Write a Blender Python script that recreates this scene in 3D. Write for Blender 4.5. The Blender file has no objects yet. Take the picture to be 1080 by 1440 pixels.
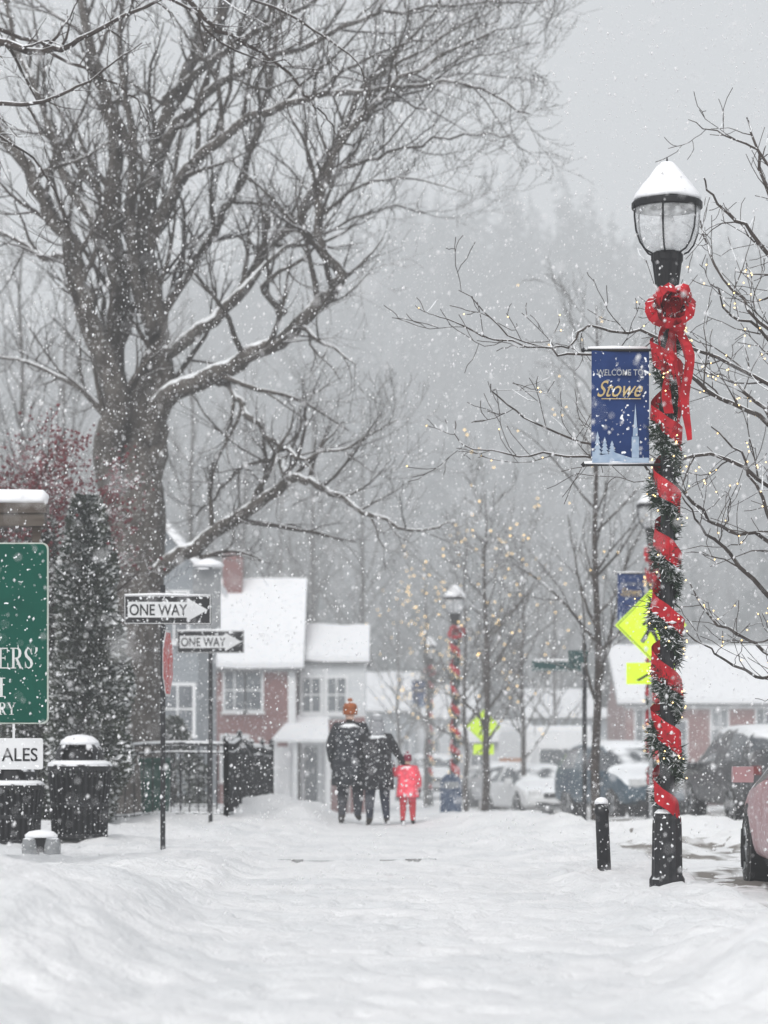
import bpy, bmesh, math, random
import numpy as np
from mathutils import Vector, Matrix, noise, Euler
R=math.radians
scene=bpy.context.scene
CAMZ=1.05; F=3700.0
def wx(px,d): return (px-540)*d/F
def wz(py,d): return CAMZ+(1060-py)*d/F
def ss(t):
    t=max(0.0,min(1.0,t)); return t*t*(3-2*t)
def gz(x,y,cx,cy,rx,ry,h):
    a=((x-cx)/rx)**2+((y-cy)/ry)**2
    return h*math.exp(-a) if a<9 else 0.0
LUMPS=[(-2.6,15.0,1.15,2.6,.36),(-1.9,12.2,.7,1.5,.18),(-3.4,12,1.2,2.5,.25),(-1.75,16.5,.35,.5,.09),(-1.5,14,.3,.4,.06),
 (-1.75,39,.85,1.0,.34),(-1.1,40.5,.5,.8,.22),(-2.9,36.5,.8,.9,.16),(-4.2,34,1.0,1.2,.12),(-2.2,33,.5,.7,.10),(-3.5,30,.7,.7,.1),(-2.0,34.5,.3,.4,.12),(-1.3,37.6,.3,.4,.14),(-2.4,38,.3,.4,.12),
 (1.55,11.0,.38,.6,.2),(1.9,12.6,.4,.8,.2),(2.4,10,.6,1.5,.35),(1.75,11.9,.2,.3,.10),
 (1.1,39,.6,.9,.14),(1.9,36.5,.7,.9,.2),(2.9,34.5,.8,1.0,.22),(3.9,34,.7,.9,.26),(4.9,33.5,.9,1.2,.24),(2.4,32,.4,.5,.13),(3.3,31.3,.35,.5,.13),(6,33,.9,1.2,.3),(1.3,33.5,.4,.6,.08),(5.2,30.5,.5,.6,.16),(1.5,37.8,.25,.35,.12),(2.4,35.2,.25,.3,.12),(3.4,33.2,.25,.35,.12),(4.4,32.4,.3,.3,.12)]
def H(x,y):
    z=-0.65*ss((y-42)/30.0)
    c=0.08; w=1.2-0.45*ss((y-20)/18.0)
    w+=0.12*noise.noise(Vector((3.1,y*.5,0)))
    dl=(c-w)-x; dr=x-(c+w)
    n1=noise.noise(Vector((x*.9,y*.6,1.3)))
    near=1-ss((y-45)/15.0)
    z+=near*ss(dl/.5)*(.11+.08*n1)*(1-.6*ss((y-24)/3)*(1-ss((y-34)/3)))
    rd=ss((x-2.5)/.25)
    z+=near*ss(dr/.45)*(.05+.05*n1)*(1-rd)-near*rd*.10
    for l in LUMPS: z+=gz(x,y,*l)
    if y<70:
        f=1.0 if y<45 else (70-y)/25
        off=max(ss(dl/.3),ss(dr/.3))*(1-.6*rd)
        z+=f*(.022+.03*off)*noise.noise(Vector((x*2.3,y*1.9,5)))
        z+=f*(.010+.030*off)*noise.noise(Vector((x*6.1,y*5.0,9)))
        if y<34:
            z+=off*.02*abs(noise.noise(Vector((x*11,y*9,2))))
            f2=noise.noise(Vector((x*5.2,y*3.2,20)))
            if f2>.1: z-=min(.028,(f2-.1)*.17)
    return z

# ---------------------------------------------------------------- materials
MATS={}
def mat(name,col,col2=None,scale=8.0,rough=.7,snow=None,metal=0.0,bump=.0,speck=0.0,emis=0.0,spec=.4,stretch=(1,1,1),coords='Object',bscale=None):
    if name in MATS: return MATS[name]
    m=bpy.data.materials.new(name); m.use_nodes=True; nt=m.node_tree; N=nt.nodes; L=nt.links
    b=N['Principled BSDF']; b.inputs['Roughness'].default_value=rough; b.inputs['Metallic'].default_value=metal
    b.inputs['Specular IOR Level'].default_value=spec
    tc=N.new('ShaderNodeTexCoord'); mp=N.new('ShaderNodeMapping'); mp.inputs['Scale'].default_value=stretch
    L.new(tc.outputs[coords],mp.inputs[0])
    no=N.new('ShaderNodeTexNoise'); no.inputs['Scale'].default_value=scale; no.inputs['Detail'].default_value=2
    L.new(mp.outputs[0],no.inputs['Vector'])
    mx=N.new('ShaderNodeMix'); mx.data_type='RGBA'
    c2=col2 if col2 else tuple(c*.8 for c in col)
    mx.inputs[6].default_value=(*col,1); mx.inputs[7].default_value=(*c2,1)
    rp=N.new('ShaderNodeMapRange'); rp.inputs[1].default_value=.35; rp.inputs[2].default_value=.65
    L.new(no.outputs[0],rp.inputs[0]); L.new(rp.outputs[0],mx.inputs[0])
    out=mx.outputs[2]
    if snow is not None:
        g=N.new('ShaderNodeNewGeometry'); sp=N.new('ShaderNodeSeparateXYZ'); L.new(g.outputs['Normal'],sp.inputs[0])
        n2=N.new('ShaderNodeTexNoise'); n2.inputs['Scale'].default_value=max(2.0,scale*.6); n2.inputs['Detail'].default_value=1
        L.new(g.outputs['Position'],n2.inputs['Vector'])
        ma=N.new('ShaderNodeMath'); ma.operation='MULTIPLY_ADD'; L.new(n2.outputs[0],ma.inputs[0]); ma.inputs[1].default_value=.9; 
        L.new(sp.outputs[2],ma.inputs[2])
        mr=N.new('ShaderNodeMapRange'); mr.inputs[1].default_value=snow+.42; mr.inputs[2].default_value=snow+.55
        L.new(ma.outputs[0],mr.inputs[0]); fac=mr.outputs[0]
        if speck>0:
            n3=N.new('ShaderNodeTexNoise'); n3.inputs['Scale'].default_value=28; n3.inputs['Detail'].default_value=1
            L.new(g.outputs['Position'],n3.inputs['Vector'])
            m3=N.new('ShaderNodeMapRange'); m3.inputs[1].default_value=.70-speck; m3.inputs[2].default_value=.76-speck
            L.new(n3.outputs[0],m3.inputs[0])
            mm=N.new('ShaderNodeMath'); mm.operation='MAXIMUM'; L.new(fac,mm.inputs[0]); L.new(m3.outputs[0],mm.inputs[1]); fac=mm.outputs[0]
        ms=N.new('ShaderNodeMix'); ms.data_type='RGBA'; L.new(fac,ms.inputs[0]); L.new(out,ms.inputs[6]); ms.inputs[7].default_value=(.82,.84,.86,1)
        out=ms.outputs[2]
    L.new(out,b.inputs['Base Color'])
    if bump>0:
        bn=N.new('ShaderNodeBump'); bn.inputs['Strength'].default_value=bump; bn.inputs['Distance'].default_value=.02
        nb=N.new('ShaderNodeTexNoise'); nb.inputs['Scale'].default_value=bscale or scale*2; nb.inputs['Detail'].default_value=3
        L.new(mp.outputs[0],nb.inputs['Vector']); L.new(nb.outputs[0],bn.inputs['Height']); L.new(bn.outputs[0],b.inputs['Normal'])
    if emis>0:
        b.inputs['Emission Color'].default_value=(*col,1); b.inputs['Emission Strength'].default_value=emis
        m.cycles.emission_sampling='NONE'
    MATS[name]=m; return m

def brick_mat(name,c1,c2,mortar,scale):
    m=bpy.data.materials.new(name); m.use_nodes=True; nt=m.node_tree; N=nt.nodes; L=nt.links
    b=N['Principled BSDF']; b.inputs['Roughness'].default_value=.9
    g=N.new('ShaderNodeNewGeometry'); sp=N.new('ShaderNodeSeparateXYZ'); L.new(g.outputs['Position'],sp.inputs[0])
    a=N.new('ShaderNodeMath'); L.new(sp.outputs[0],a.inputs[0]); L.new(sp.outputs[1],a.inputs[1])
    cb=N.new('ShaderNodeCombineXYZ'); L.new(a.outputs[0],cb.inputs[0]); L.new(sp.outputs[2],cb.inputs[1])
    br=N.new('ShaderNodeTexBrick'); br.inputs['Scale'].default_value=scale
    br.inputs['Color1'].default_value=(*c1,1); br.inputs['Color2'].default_value=(*c2,1); br.inputs['Mortar'].default_value=(*mortar,1)
    L.new(cb.outputs[0],br.inputs['Vector'])
    no=N.new('ShaderNodeTexNoise'); no.inputs['Scale'].default_value=1.5; no.inputs['Detail'].default_value=6; L.new(g.outputs['Position'],no.inputs['Vector'])
    mr=N.new('ShaderNodeMapRange'); mr.inputs[1].default_value=.52; mr.inputs[2].default_value=.75; mr.inputs[4].default_value=.35; L.new(no.outputs[0],mr.inputs[0])
    mx=N.new('ShaderNodeMix'); mx.data_type='RGBA'; L.new(mr.outputs[0],mx.inputs[0]); L.new(br.outputs[0],mx.inputs[6]); mx.inputs[7].default_value=(.45,.43,.44,1)
    L.new(mx.outputs[2],b.inputs['Base Color'])
    return m

def snow_ground():
    m=bpy.data.materials.new('snow_cover'); m.use_nodes=True; nt=m.node_tree; N=nt.nodes; L=nt.links
    b=N['Principled BSDF']; b.inputs['Roughness'].default_value=.8; b.inputs['Specular IOR Level'].default_value=.2
    g=N.new('ShaderNodeNewGeometry')
    n1=N.new('ShaderNodeTexNoise'); n1.inputs['Scale'].default_value=.9; n1.inputs['Detail'].default_value=5; L.new(g.outputs['Position'],n1.inputs['Vector'])
    cr=N.new('ShaderNodeValToRGB'); cr.color_ramp.elements[0].position=.32; cr.color_ramp.elements[0].color=(.77,.785,.80,1)
    cr.color_ramp.elements[1].position=.6; cr.color_ramp.elements[1].color=(.88,.885,.895,1)
    L.new(n1.outputs[0],cr.inputs[0])
    n2=N.new('ShaderNodeTexNoise'); n2.inputs['Scale'].default_value=3.1; n2.inputs['Detail'].default_value=6; n2.inputs['Roughness'].default_value=.75; L.new(g.outputs['Position'],n2.inputs['Vector'])
    m2=N.new('ShaderNodeMapRange'); m2.inputs[1].default_value=.70; m2.inputs[2].default_value=.80; m2.inputs[4].default_value=.6; L.new(n2.outputs[0],m2.inputs[0])
    mx=N.new('ShaderNodeMix'); mx.data_type='RGBA'; L.new(m2.outputs[0],mx.inputs[0]); L.new(cr.outputs[0],mx.inputs[6]); mx.inputs[7].default_value=(.42,.40,.37,1)
    L.new(mx.outputs[2],b.inputs['Base Color'])
    v=N.new('ShaderNodeTexVoronoi'); v.feature='SMOOTH_F1'; v.inputs['Scale'].default_value=4.2; v.inputs['Smoothness'].default_value=.5
    mp=N.new('ShaderNodeMapping'); mp.inputs['Scale'].default_value=(1.5,.8,1); L.new(g.outputs['Position'],mp.inputs[0])
    wn=N.new('ShaderNodeTexNoise'); wn.inputs['Scale'].default_value=4; L.new(mp.outputs[0],wn.inputs['Vector'])
    va=N.new('ShaderNodeMix'); va.data_type='RGBA'; va.inputs[0].default_value=.3; L.new(mp.outputs[0],va.inputs[6]); L.new(wn.outputs['Color'],va.inputs[7]); L.new(va.outputs[2],v.inputs['Vector'])
    n3=N.new('ShaderNodeTexNoise'); n3.inputs['Scale'].default_value=15; n3.inputs['Detail'].default_value=6; n3.inputs['Roughness'].default_value=.7; L.new(g.outputs['Position'],n3.inputs['Vector'])
    b1=N.new('ShaderNodeBump'); b1.inputs['Strength'].default_value=.4; b1.inputs['Distance'].default_value=.06; L.new(v.outputs['Distance'],b1.inputs['Height'])
    b2=N.new('ShaderNodeBump'); b2.inputs['Strength'].default_value=.8; b2.inputs['Distance'].default_value=.05; L.new(n3.outputs[0],b2.inputs['Height']); L.new(b1.outputs[0],b2.inputs['Normal'])
    L.new(b2.outputs[0],b.inputs['Normal'])
    return m

SNOW=mat('lying_snow',(.86,.87,.885),(.80,.81,.835),scale=6,rough=.8,bump=.3)
GROUND=snow_ground()
BLACK=mat('black_iron',(.012,.013,.015),(.022,.022,.025),scale=20,rough=.5,snow=.55,speck=.02,spec=.25)
BLACKC=mat('black_paint',(.012,.012,.014),rough=.5,spec=.25)
BARK=mat('bark_old',(.050,.043,.038),(.105,.094,.085),scale=9,rough=.95,snow=.46,bump=.9,speck=.03,stretch=(1,1,.35))
BARKT=mat('bark_twig',(.046,.038,.034),(.075,.065,.057),scale=5,rough=.9,snow=.66)
BARKR=mat('bark_dark',(.034,.026,.023),(.06,.048,.042),scale=8,rough=.9,snow=.6,speck=.01)
WHITE=mat('white_paint',(.74,.75,.76),(.68,.69,.70),scale=3,rough=.6)
RED=mat('red_ribbon',(.46,.010,.020),(.28,.007,.014),scale=9,rough=.6,snow=.74,speck=.03,spec=.2)
NEEDLE=mat('garland_green',(.010,.026,.016),(.022,.040,.02),scale=30,rough=.85,snow=.68,speck=.03)
EVER=mat('evergreen_foliage',(.020,.032,.024),(.045,.052,.036),scale=5,rough=.9,snow=.42,speck=.07)
GLASSD=mat('window_glass',(.09,.10,.115),(.15,.165,.18),scale=1.5,rough=.15,spec=.6)
GREY=mat('grey_metal',(.20,.21,.22),(.26,.27,.28),scale=6,rough=.5,snow=.5,speck=.03)
BULB=mat('warm_bulb',(1,.70,.30),emis=3.0)

# ---------------------------------------------------------------- mesh builder
class MB:
    def __init__(s): s.v=[]; s.f=[]; s.m=[]
    def face(s,pts,mi=0):
        i=len(s.v); s.v.extend(tuple(p) for p in pts); s.f.append(tuple(range(i,i+len(pts)))); s.m.append(mi)
    def box(s,x0,x1,y0,y1,z0,z1,mi=0,M=None):
        i=len(s.v)
        c=[(x0,y0,z0),(x1,y0,z0),(x1,y1,z0),(x0,y1,z0),(x0,y0,z1),(x1,y0,z1),(x1,y1,z1),(x0,y1,z1)]
        if M is not None: c=[tuple(M@Vector(p)) for p in c]
        s.v.extend(c)
        for f in ((0,3,2,1),(4,5,6,7),(0,1,5,4),(1,2,6,5),(2,3,7,6),(3,0,4,7)): s.f.append(tuple(i+k for k in f)); s.m.append(mi)
    def prism(s,poly,y0,y1,mi=0,M=None):
        i=len(s.v); n=len(poly)
        c=[(p[0],y0,p[1]) for p in poly]+[(p[0],y1,p[1]) for p in poly]
        if M is not None: c=[tuple(M@Vector(p)) for p in c]
        s.v.extend(c)
        s.f.append(tuple(range(i,i+n))); s.m.append(mi)
        s.f.append(tuple(range(i+2*n-1,i+n-1,-1))); s.m.append(mi)
        for k in range(n):
            j=(k+1)%n; s.f.append((i+k,i+n+k,i+n+j,i+j)); s.m.append(mi)
    def tube(s,pts,rad,n=6,mi=0,cap=True):
        P=[Vector(p) for p in pts]; m=len(P); i=len(s.v)
        d=P[-1]-P[0]; ax=min(range(3),key=lambda k:abs(d[k])); ref=Vector((0,0,0)); ref[ax]=1
        for k in range(m):
            t=(P[min(k+1,m-1)]-P[max(k-1,0)])
            if t.length<1e-9: t=Vector((0,0,1))
            t.normalize(); u=t.cross(ref)
            if u.length<1e-4: u=t.orthogonal()
            u.normalize(); w=t.cross(u); r=rad[k]
            for a in range(n):
                an=2*math.pi*a/n; ca=math.cos(an)*r; sa=math.sin(an)*r
                s.v.append((P[k].x+u.x*ca+w.x*sa,P[k].y+u.y*ca+w.y*sa,P[k].z+u.z*ca+w.z*sa))
        for k in range(m-1):
            for a in range(n):
                b=(a+1)%n
                s.f.append((i+k*n+a,i+k*n+b,i+(k+1)*n+b,i+(k+1)*n+a)); s.m.append(mi)
        if cap and n>2:
            s.f.append(tuple(i+a for a in range(n-1,-1,-1))); s.m.append(mi)
            s.f.append(tuple(i+(m-1)*n+a for a in range(n))); s.m.append(mi)
    def lathe(s,prof,c=(0,0,0),n=24,mi=0,flute=0.0):
        i=len(s.v)
        for (r,z) in prof:
            for a in range(n):
                rr=r*(1-(flute if a%2 else 0)); an=2*math.pi*a/n
                s.v.append((c[0]+rr*math.cos(an),c[1]+rr*math.sin(an),c[2]+z))
        for k in range(len(prof)-1):
            for a in range(n):
                b=(a+1)%n
                s.f.append((i+k*n+a,i+k*n+b,i+(k+1)*n+b,i+(k+1)*n+a)); s.m.append(mi)
        s.f.append(tuple(i+a for a in range(n-1,-1,-1))); s.m.append(mi)
        k=(len(prof)-1)*n; s.f.append(tuple(i+k+a for a in range(n))); s.m.append(mi)
    def octa(s,c,r,mi=0):
        i=len(s.v); x,y,z=c
        s.v.extend([(x+r,y,z),(x-r,y,z),(x,y+r,z),(x,y-r,z),(x,y,z+r),(x,y,z-r)])
        for f in ((0,2,4),(2,1,4),(1,3,4),(3,0,4),(2,0,5),(1,2,5),(3,1,5),(0,3,5)): s.f.append(tuple(i+k for k in f)); s.m.append(mi)
    def obj(s,name,mats,parent=None,loc=(0,0,0),rot=(0,0,0),smooth=False,coll=None):
        me=bpy.data.meshes.new(name); me.from_pydata(s.v,[],s.f)
        for m in mats: me.materials.append(m)
        if len(mats)>1: me.polygons.foreach_set('material_index',s.m)
        if smooth: me.polygons.foreach_set('use_smooth',[True]*len(s.f))
        me.update()
        o=bpy.data.objects.new(name,me); scene.collection.objects.link(o); o.location=loc; o.rotation_euler=rot
        if parent: o.parent=parent
        return o
def empty(name,loc=(0,0,0),rot=(0,0,0)):
    e=bpy.data.objects.new(name,None); scene.collection.objects.link(e); e.location=loc; e.rotation_euler=rot; e.empty_display_size=.2; return e
def text(name,s,size,loc,m,parent,align='CENTER',shear=0,off=0,sx=1.0,rot=(math.pi/2,0,0)):
    c=bpy.data.curves.new(name,'FONT'); c.body=s; c.size=size; c.align_x=align; c.shear=shear; c.extrude=.002; c.offset=off; c.materials.append(m)
    o=bpy.data.objects.new(name,c); scene.collection.objects.link(o); o.location=loc; o.rotation_euler=rot; o.scale=(sx,1,1); o.parent=parent; return o

# ---------------------------------------------------------------- world, sun, haze
w=bpy.data.worlds.new('World'); scene.world=w; w.use_nodes=True; N=w.node_tree.nodes; L=w.node_tree.links
sky=N.new('ShaderNodeTexSky'); sky.sky_type='NISHITA'; sky.sun_disc=False; sky.sun_elevation=R(42); sky.sun_rotation=R(200); sky.dust_density=3
hs=N.new('ShaderNodeHueSaturation'); hs.inputs['Saturation'].default_value=.12; hs.inputs['Value'].default_value=1.6; L.new(sky.outputs[0],hs.inputs['Color'])
bg=N['Background']; L.new(hs.outputs[0],bg.inputs[0]); bg.inputs[1].default_value=.15
sl=bpy.data.lights.new('sun','SUN'); sl.energy=1.1; sl.angle=R(35); sl.color=(1,.97,.94)
so=bpy.data.objects.new('sun',sl); scene.collection.objects.link(so)
sd=Vector((math.sin(R(200))*math.cos(R(42)),math.cos(R(200))*math.cos(R(42)),math.sin(R(42))))
so.rotation_euler=sd.to_track_quat('Z','Y').to_euler()

def haze(nm,beta,y0,y1,LF):
    hm=bpy.data.materials.new(nm+'_air'); hm.use_nodes=True; nt=hm.node_tree; nt.nodes.remove(nt.nodes['Principled BSDF'])
    va=nt.nodes.new('ShaderNodeVolumeAbsorption'); va.inputs['Color'].default_value=(0,0,0,1); va.inputs['Density'].default_value=beta
    em=nt.nodes.new('ShaderNodeEmission'); em.inputs[0].default_value=(*LF,1); em.inputs[1].default_value=beta  # haze glows evenly by emission, standing in for daylight scattered by the snowfall
    ad=nt.nodes.new('ShaderNodeAddShader'); nt.links.new(va.outputs[0],ad.inputs[0]); nt.links.new(em.outputs[0],ad.inputs[1])
    nt.links.new(ad.outputs[0],nt.nodes['Material Output'].inputs['Volume'])
    hm.cycles.emission_sampling='NONE'
    try: hm.cycles.homogeneous_volume=True
    except Exception: pass
    mb=MB(); mb.box(-500,500,y0,y1,-20,115); mb.obj(nm,[hm])
haze('snow_haze',.0026,-150,50,(.60,.622,.648))
haze('valley_haze',.0060,50.01,700,(.655,.68,.705))

# ---------------------------------------------------------------- ground
ys=[-30,-15,-5,0,3,5]; y=6.0
while y<80: ys.append(y); y*=1.0055
while y<2500: ys.append(y); y*=1.12
NC=360; us=[(2*i/(NC-1)-1) for i in range(NC)]
vs=[]; 
for y in ys:
    span=12+abs(y)*1.1
    for u in us:
        x=span*(.13*u+.87*u*abs(u)**2.2)
        vs.append((x,y,H(x,y)))
fs=[]; 
for j in range(len(ys)-1):
    for i in range(NC-1):
        a=j*NC+i; fs.append((a,a+1,a+NC+1,a+NC))
me=bpy.data.meshes.new('snowy_ground'); me.from_pydata(vs,[],fs); me.materials.append(GROUND)
me.polygons.foreach_set('use_smooth',[True]*len(fs)); me.update()
o=bpy.data.objects.new('snowy_ground',me); scene.collection.objects.link(o)

rm=bpy.data.materials.new('road_slush'); rm.use_nodes=True; N=rm.node_tree.nodes; L=rm.node_tree.links; b=N['Principled BSDF']; b.inputs['Roughness'].default_value=.8; b.inputs['Specular IOR Level'].default_value=.2
g=N.new('ShaderNodeNewGeometry'); mp=N.new('ShaderNodeMapping'); mp.inputs['Scale'].default_value=(1.6,.35,1); L.new(g.outputs['Position'],mp.inputs[0])
no=N.new('ShaderNodeTexNoise'); no.inputs['Scale'].default_value=1.3; no.inputs['Detail'].default_value=7; L.new(mp.outputs[0],no.inputs['Vector'])
cr=N.new('ShaderNodeValToRGB'); e=cr.color_ramp.elements; e[0].position=.43; e[0].color=(.20,.185,.17,1); e[1].position=.56; e[1].color=(.78,.79,.80,1); L.new(no.outputs[0],cr.inputs[0]); L.new(cr.outputs[0],b.inputs['Base Color'])
bp=N.new('ShaderNodeBump'); bp.inputs['Distance'].default_value=.04; L.new(no.outputs[0],bp.inputs['Height']); L.new(bp.outputs[0],b.inputs['Normal'])
vs=[]; fs=[]; yy=[-20,0,8]; y=10
while y<130: yy.append(y); y+=.5
xx=[2.72+.2*i for i in range(40)]
for y in yy:
    for x in xx:
        h_=H(x,y); vs.append((x,y,h_+.008 if (h_<.0 or y>45) else h_-.02))
nx=len(xx)
for j in range(len(yy)-1):
    for i in range(nx-1): a=j*nx+i; fs.append((a,a+1,a+nx+1,a+nx))
me=bpy.data.meshes.new('road'); me.from_pydata(vs,[],fs); me.materials.append(rm); me.polygons.foreach_set('use_smooth',[True]*len(fs)); me.update()
o=bpy.data.objects.new('road',me); scene.collection.objects.link(o)
random.seed(3)
mb=MB(); x=-1.1
while x<.25:
    l=random.uniform(.25,.5); zz=H(x+l/2,26); mb.box(x,x+l-.01,25.94,26.1,zz-.15,zz+.007+random.uniform(-.006,.003)); x+=l
mb.obj('kerb_stone',[mat('kerb_granite',(.16,.16,.16),(.3,.3,.3),scale=20,snow=.75)])

# ---------------------------------------------------------------- hill + forest
def HZ(x,y):
    t=(y-125)/185.0
    crest=50+6*noise.noise(Vector((x*.02,1.5,0)))+4*noise.noise(Vector((x*.06,7.5,0)))+.035*x-12*ss((-x-10)/70)
    if t<0: return -3
    return -3+(crest+3)*(ss(min(t,1)*.75)/ss(.75)) if t<1 else crest-(t-1)*10
vs=[];fs=[]; nx=60;ny=40
for j in range(ny):
    y=122+j*8
    for i in range(nx):
        x=-190+i*6.5; vs.append((x,y,HZ(x,y)+1.2*noise.noise(Vector((x*.1,y*.1,3)))))
for j in range(ny-1):
    for i in range(nx-1): a=j*nx+i; fs.append((a,a+1,a+nx+1,a+nx))
me=bpy.data.meshes.new('hill'); me.from_pydata(vs,[],fs); me.materials.append(mat('hill_floor',(.13,.135,.14),(.06,.06,.06),scale=.25,rough=1)); me.polygons.foreach_set('use_smooth',[True]*len(fs)); me.update()
o=bpy.data.objects.new('hill',me); scene.collection.objects.link(o)
random.seed(11); rnd=random.Random(5)
mb=MB()
cnt=0
while cnt<2600:
    y=rnd.uniform(140,312); x=rnd.uniform(-1,1)*(y*.26+22)
    z=HZ(x,y)
    cl=noise.noise(Vector((x*.03,y*.03,8)))
    con=(rnd.random()<.35+.9*cl) or y>285
    h=rnd.uniform(8,15) if con else rnd.uniform(7,12)
    if y>295: h=rnd.uniform(8,17)
    if con:
        r=h*rnd.uniform(.15,.24)
        mb.tube([(x,y,z-1),(x,y,z+h)],[.22,.03],3,0,False)
        for k in range(46):
            t=(k+rnd.random())/46; zz=z+h*(.1+.9*t); rr=r*(1-t)**.8*rnd.uniform(.5,1.2)+.12; an=rnd.uniform(0,6.283)
            ca,sa=math.cos(an),math.sin(an); wd=rr*.42
            mb.face([(x,y,zz+.25),(x+ca*rr-sa*wd,y+sa*rr+ca*wd,zz-rr*.35),(x+ca*rr*1.1,y+sa*rr*1.1,zz-rr*.6),(x+ca*rr+sa*wd,y+sa*rr-ca*wd,zz-rr*.35)],1 if rnd.random()<.93 else 2)
    else:
        mb.tube([(x,y,z-1),(x+rnd.uniform(-.4,.4),y,z+h)],[.2,.04],3,0,False)
        for k in range(34):
            t=rnd.uniform(.25,.95); an=rnd.uniform(0,6.283); ln=rnd.uniform(1,3.2)*(1.15-t)
            p=Vector((x,y,z+h*t)); q=p+Vector((math.cos(an)*ln*.6,math.sin(an)*ln*.6,ln)); wv=Vector((.08,0,.0))
            mb.face([p-wv,p+wv,q],0 if rnd.random()<.8 else 2)
    cnt+=1
mb.obj('forest_hillside',[mat('far_bark',(.06,.056,.056),(.09,.085,.085),scale=.3,rough=1),mat('far_needles',(.028,.036,.036),(.05,.058,.058),scale=.3,rough=1),mat('far_snowy',(.16,.165,.175),(.12,.125,.135),scale=.3,rough=1)])

# ---------------------------------------------------------------- trees
def rdir(d,ang,rng):
    o=d.orthogonal().normalized(); o.rotate(Matrix.Rotation(rng.uniform(0,6.283),3,d))
    return (d*math.cos(ang)+o*math.sin(ang)).normalized()
def grow(mb,p,d,Ln,r,lvl,mx,rng,up=.12,kids=(5,5,4,3),ang=.65,wob=.16,ratio=.55,tips=None,mi=0,rmin=.0035):
    n=6 if lvl<=1 else 4
    P=[Vector(p)]; rad=[r]; dd=d.normalized(); D=[dd]
    for k in range(n):
        dd=(dd+Vector((rng.gauss(0,wob),rng.gauss(0,wob),rng.gauss(0,wob)+up))).normalized()
        P.append(P[-1]+dd*Ln/n); D.append(dd); rad.append(max(rmin,r*(1-.8*(k+1)/n)))
    mb.tube(P,rad,(6 if r>.05 else 4 if r>.015 else 3),mi,False)
    if tips is not None and lvl>=1: tips.extend(P[1:])
    if lvl<mx:
        K=kids[min(lvl,len(kids)-1)]
        for k in range(K):
            t=.18+.8*(k+rng.random())/K; f=t*n; i=min(int(f),n-1); q=P[i].lerp(P[i+1],f-i)
            rr=max(rmin,(rad[i]*.65)); 
            grow(mb,q,rdir(D[i],ang*rng.uniform(.6,1.35),rng),Ln*ratio*rng.uniform(.7,1.2)*(1.15-.5*t),rr*.8,lvl+1,mx,rng,up,kids,ang,wob,ratio,tips,mi,rmin)
def smooth_path(P,sub=4):
    out=[]
    for i in range(len(P)-1):
        p0=P[max(i-1,0)];p1=P[i];p2=P[i+1];p3=P[min(i+2,len(P)-1)]
        for k in range(sub):
            t=k/sub; out.append(.5*((2*p1)+(p2-p0)*t+(2*p0-5*p1+4*p2-p3)*t*t+(3*p1-p0-3*p2+p3)*t**3))
    out.append(P[-1]); return out
def limb(mb,pl,d,dy,r0,r1,rng,spacing=.4,L0=1.8,mx=3,up=.1,side=8,mi=0,twigmi=1,start=.2,tips=None,kids=(5,5,4),ang=.7,wobble=.05,ymul=1.0):
    n=len(pl); P=[]
    for i,(a,b_) in enumerate(pl):
        t=i/(n-1); dd=d+dy*t*ymul
        P.append(Vector((wx(a,dd),dd,wz(b_,dd))))
    P=smooth_path(P,4)
    for i in range(1,len(P)-1):
        P[i]=P[i]+Vector((rng.gauss(0,wobble),rng.gauss(0,wobble),rng.gauss(0,wobble)))*.6
    m=len(P); rad=[max(.004,r0+(r1-r0)*(i/(m-1))**.8) for i in range(m)]
    mb.tube(P,rad,side,mi,True)
    if tips is not None: tips.extend(P)
    acc=0; tot=sum((P[i+1]-P[i]).length for i in range(m-1)); s=0
    nxt=tot*start
    for i in range(m-1):
        sg=(P[i+1]-P[i]); l=sg.length; dn=sg.normalized()
        while nxt<s+l:
            q=P[i]+dn*(nxt-s); t=nxt/tot
            grow(mb,q,rdir(dn,rng.uniform(.5,1.15)*ang/.7,rng),L0*rng.uniform(.5,1.25)*(1.1-.45*t),min(rad[i]*.5,.045*L0/1.8),1,mx,rng,up,kids,ang,.17,.58,tips,twigmi)
            nxt+=spacing*rng.uniform(.6,1.4)
        s+=l
rng=random.Random(21); mb=MB(); D0=42
mb.tube(smooth_path([Vector((wx(185,42),42,-.3)),Vector((wx(185,42),42,.6)),Vector((wx(186,42),42,2.2)),Vector((wx(192,42),42,4.2)),Vector((wx(192,42),42.05,5.3)),Vector((wx(192,42),42.1,6.2)),Vector((wx(212,42),42.2,7.2)),Vector((wx(224,42),42.2,8.0))],4),
        [.66,.6,.54,.51,.49,.48,.47,.46,.455,.45,.45,.45,.45,.46,.47,.45,.42,.38,.34,.31,.28,.26,.24,.22,.2,.18,.15,.12,.08],14,0)
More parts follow.
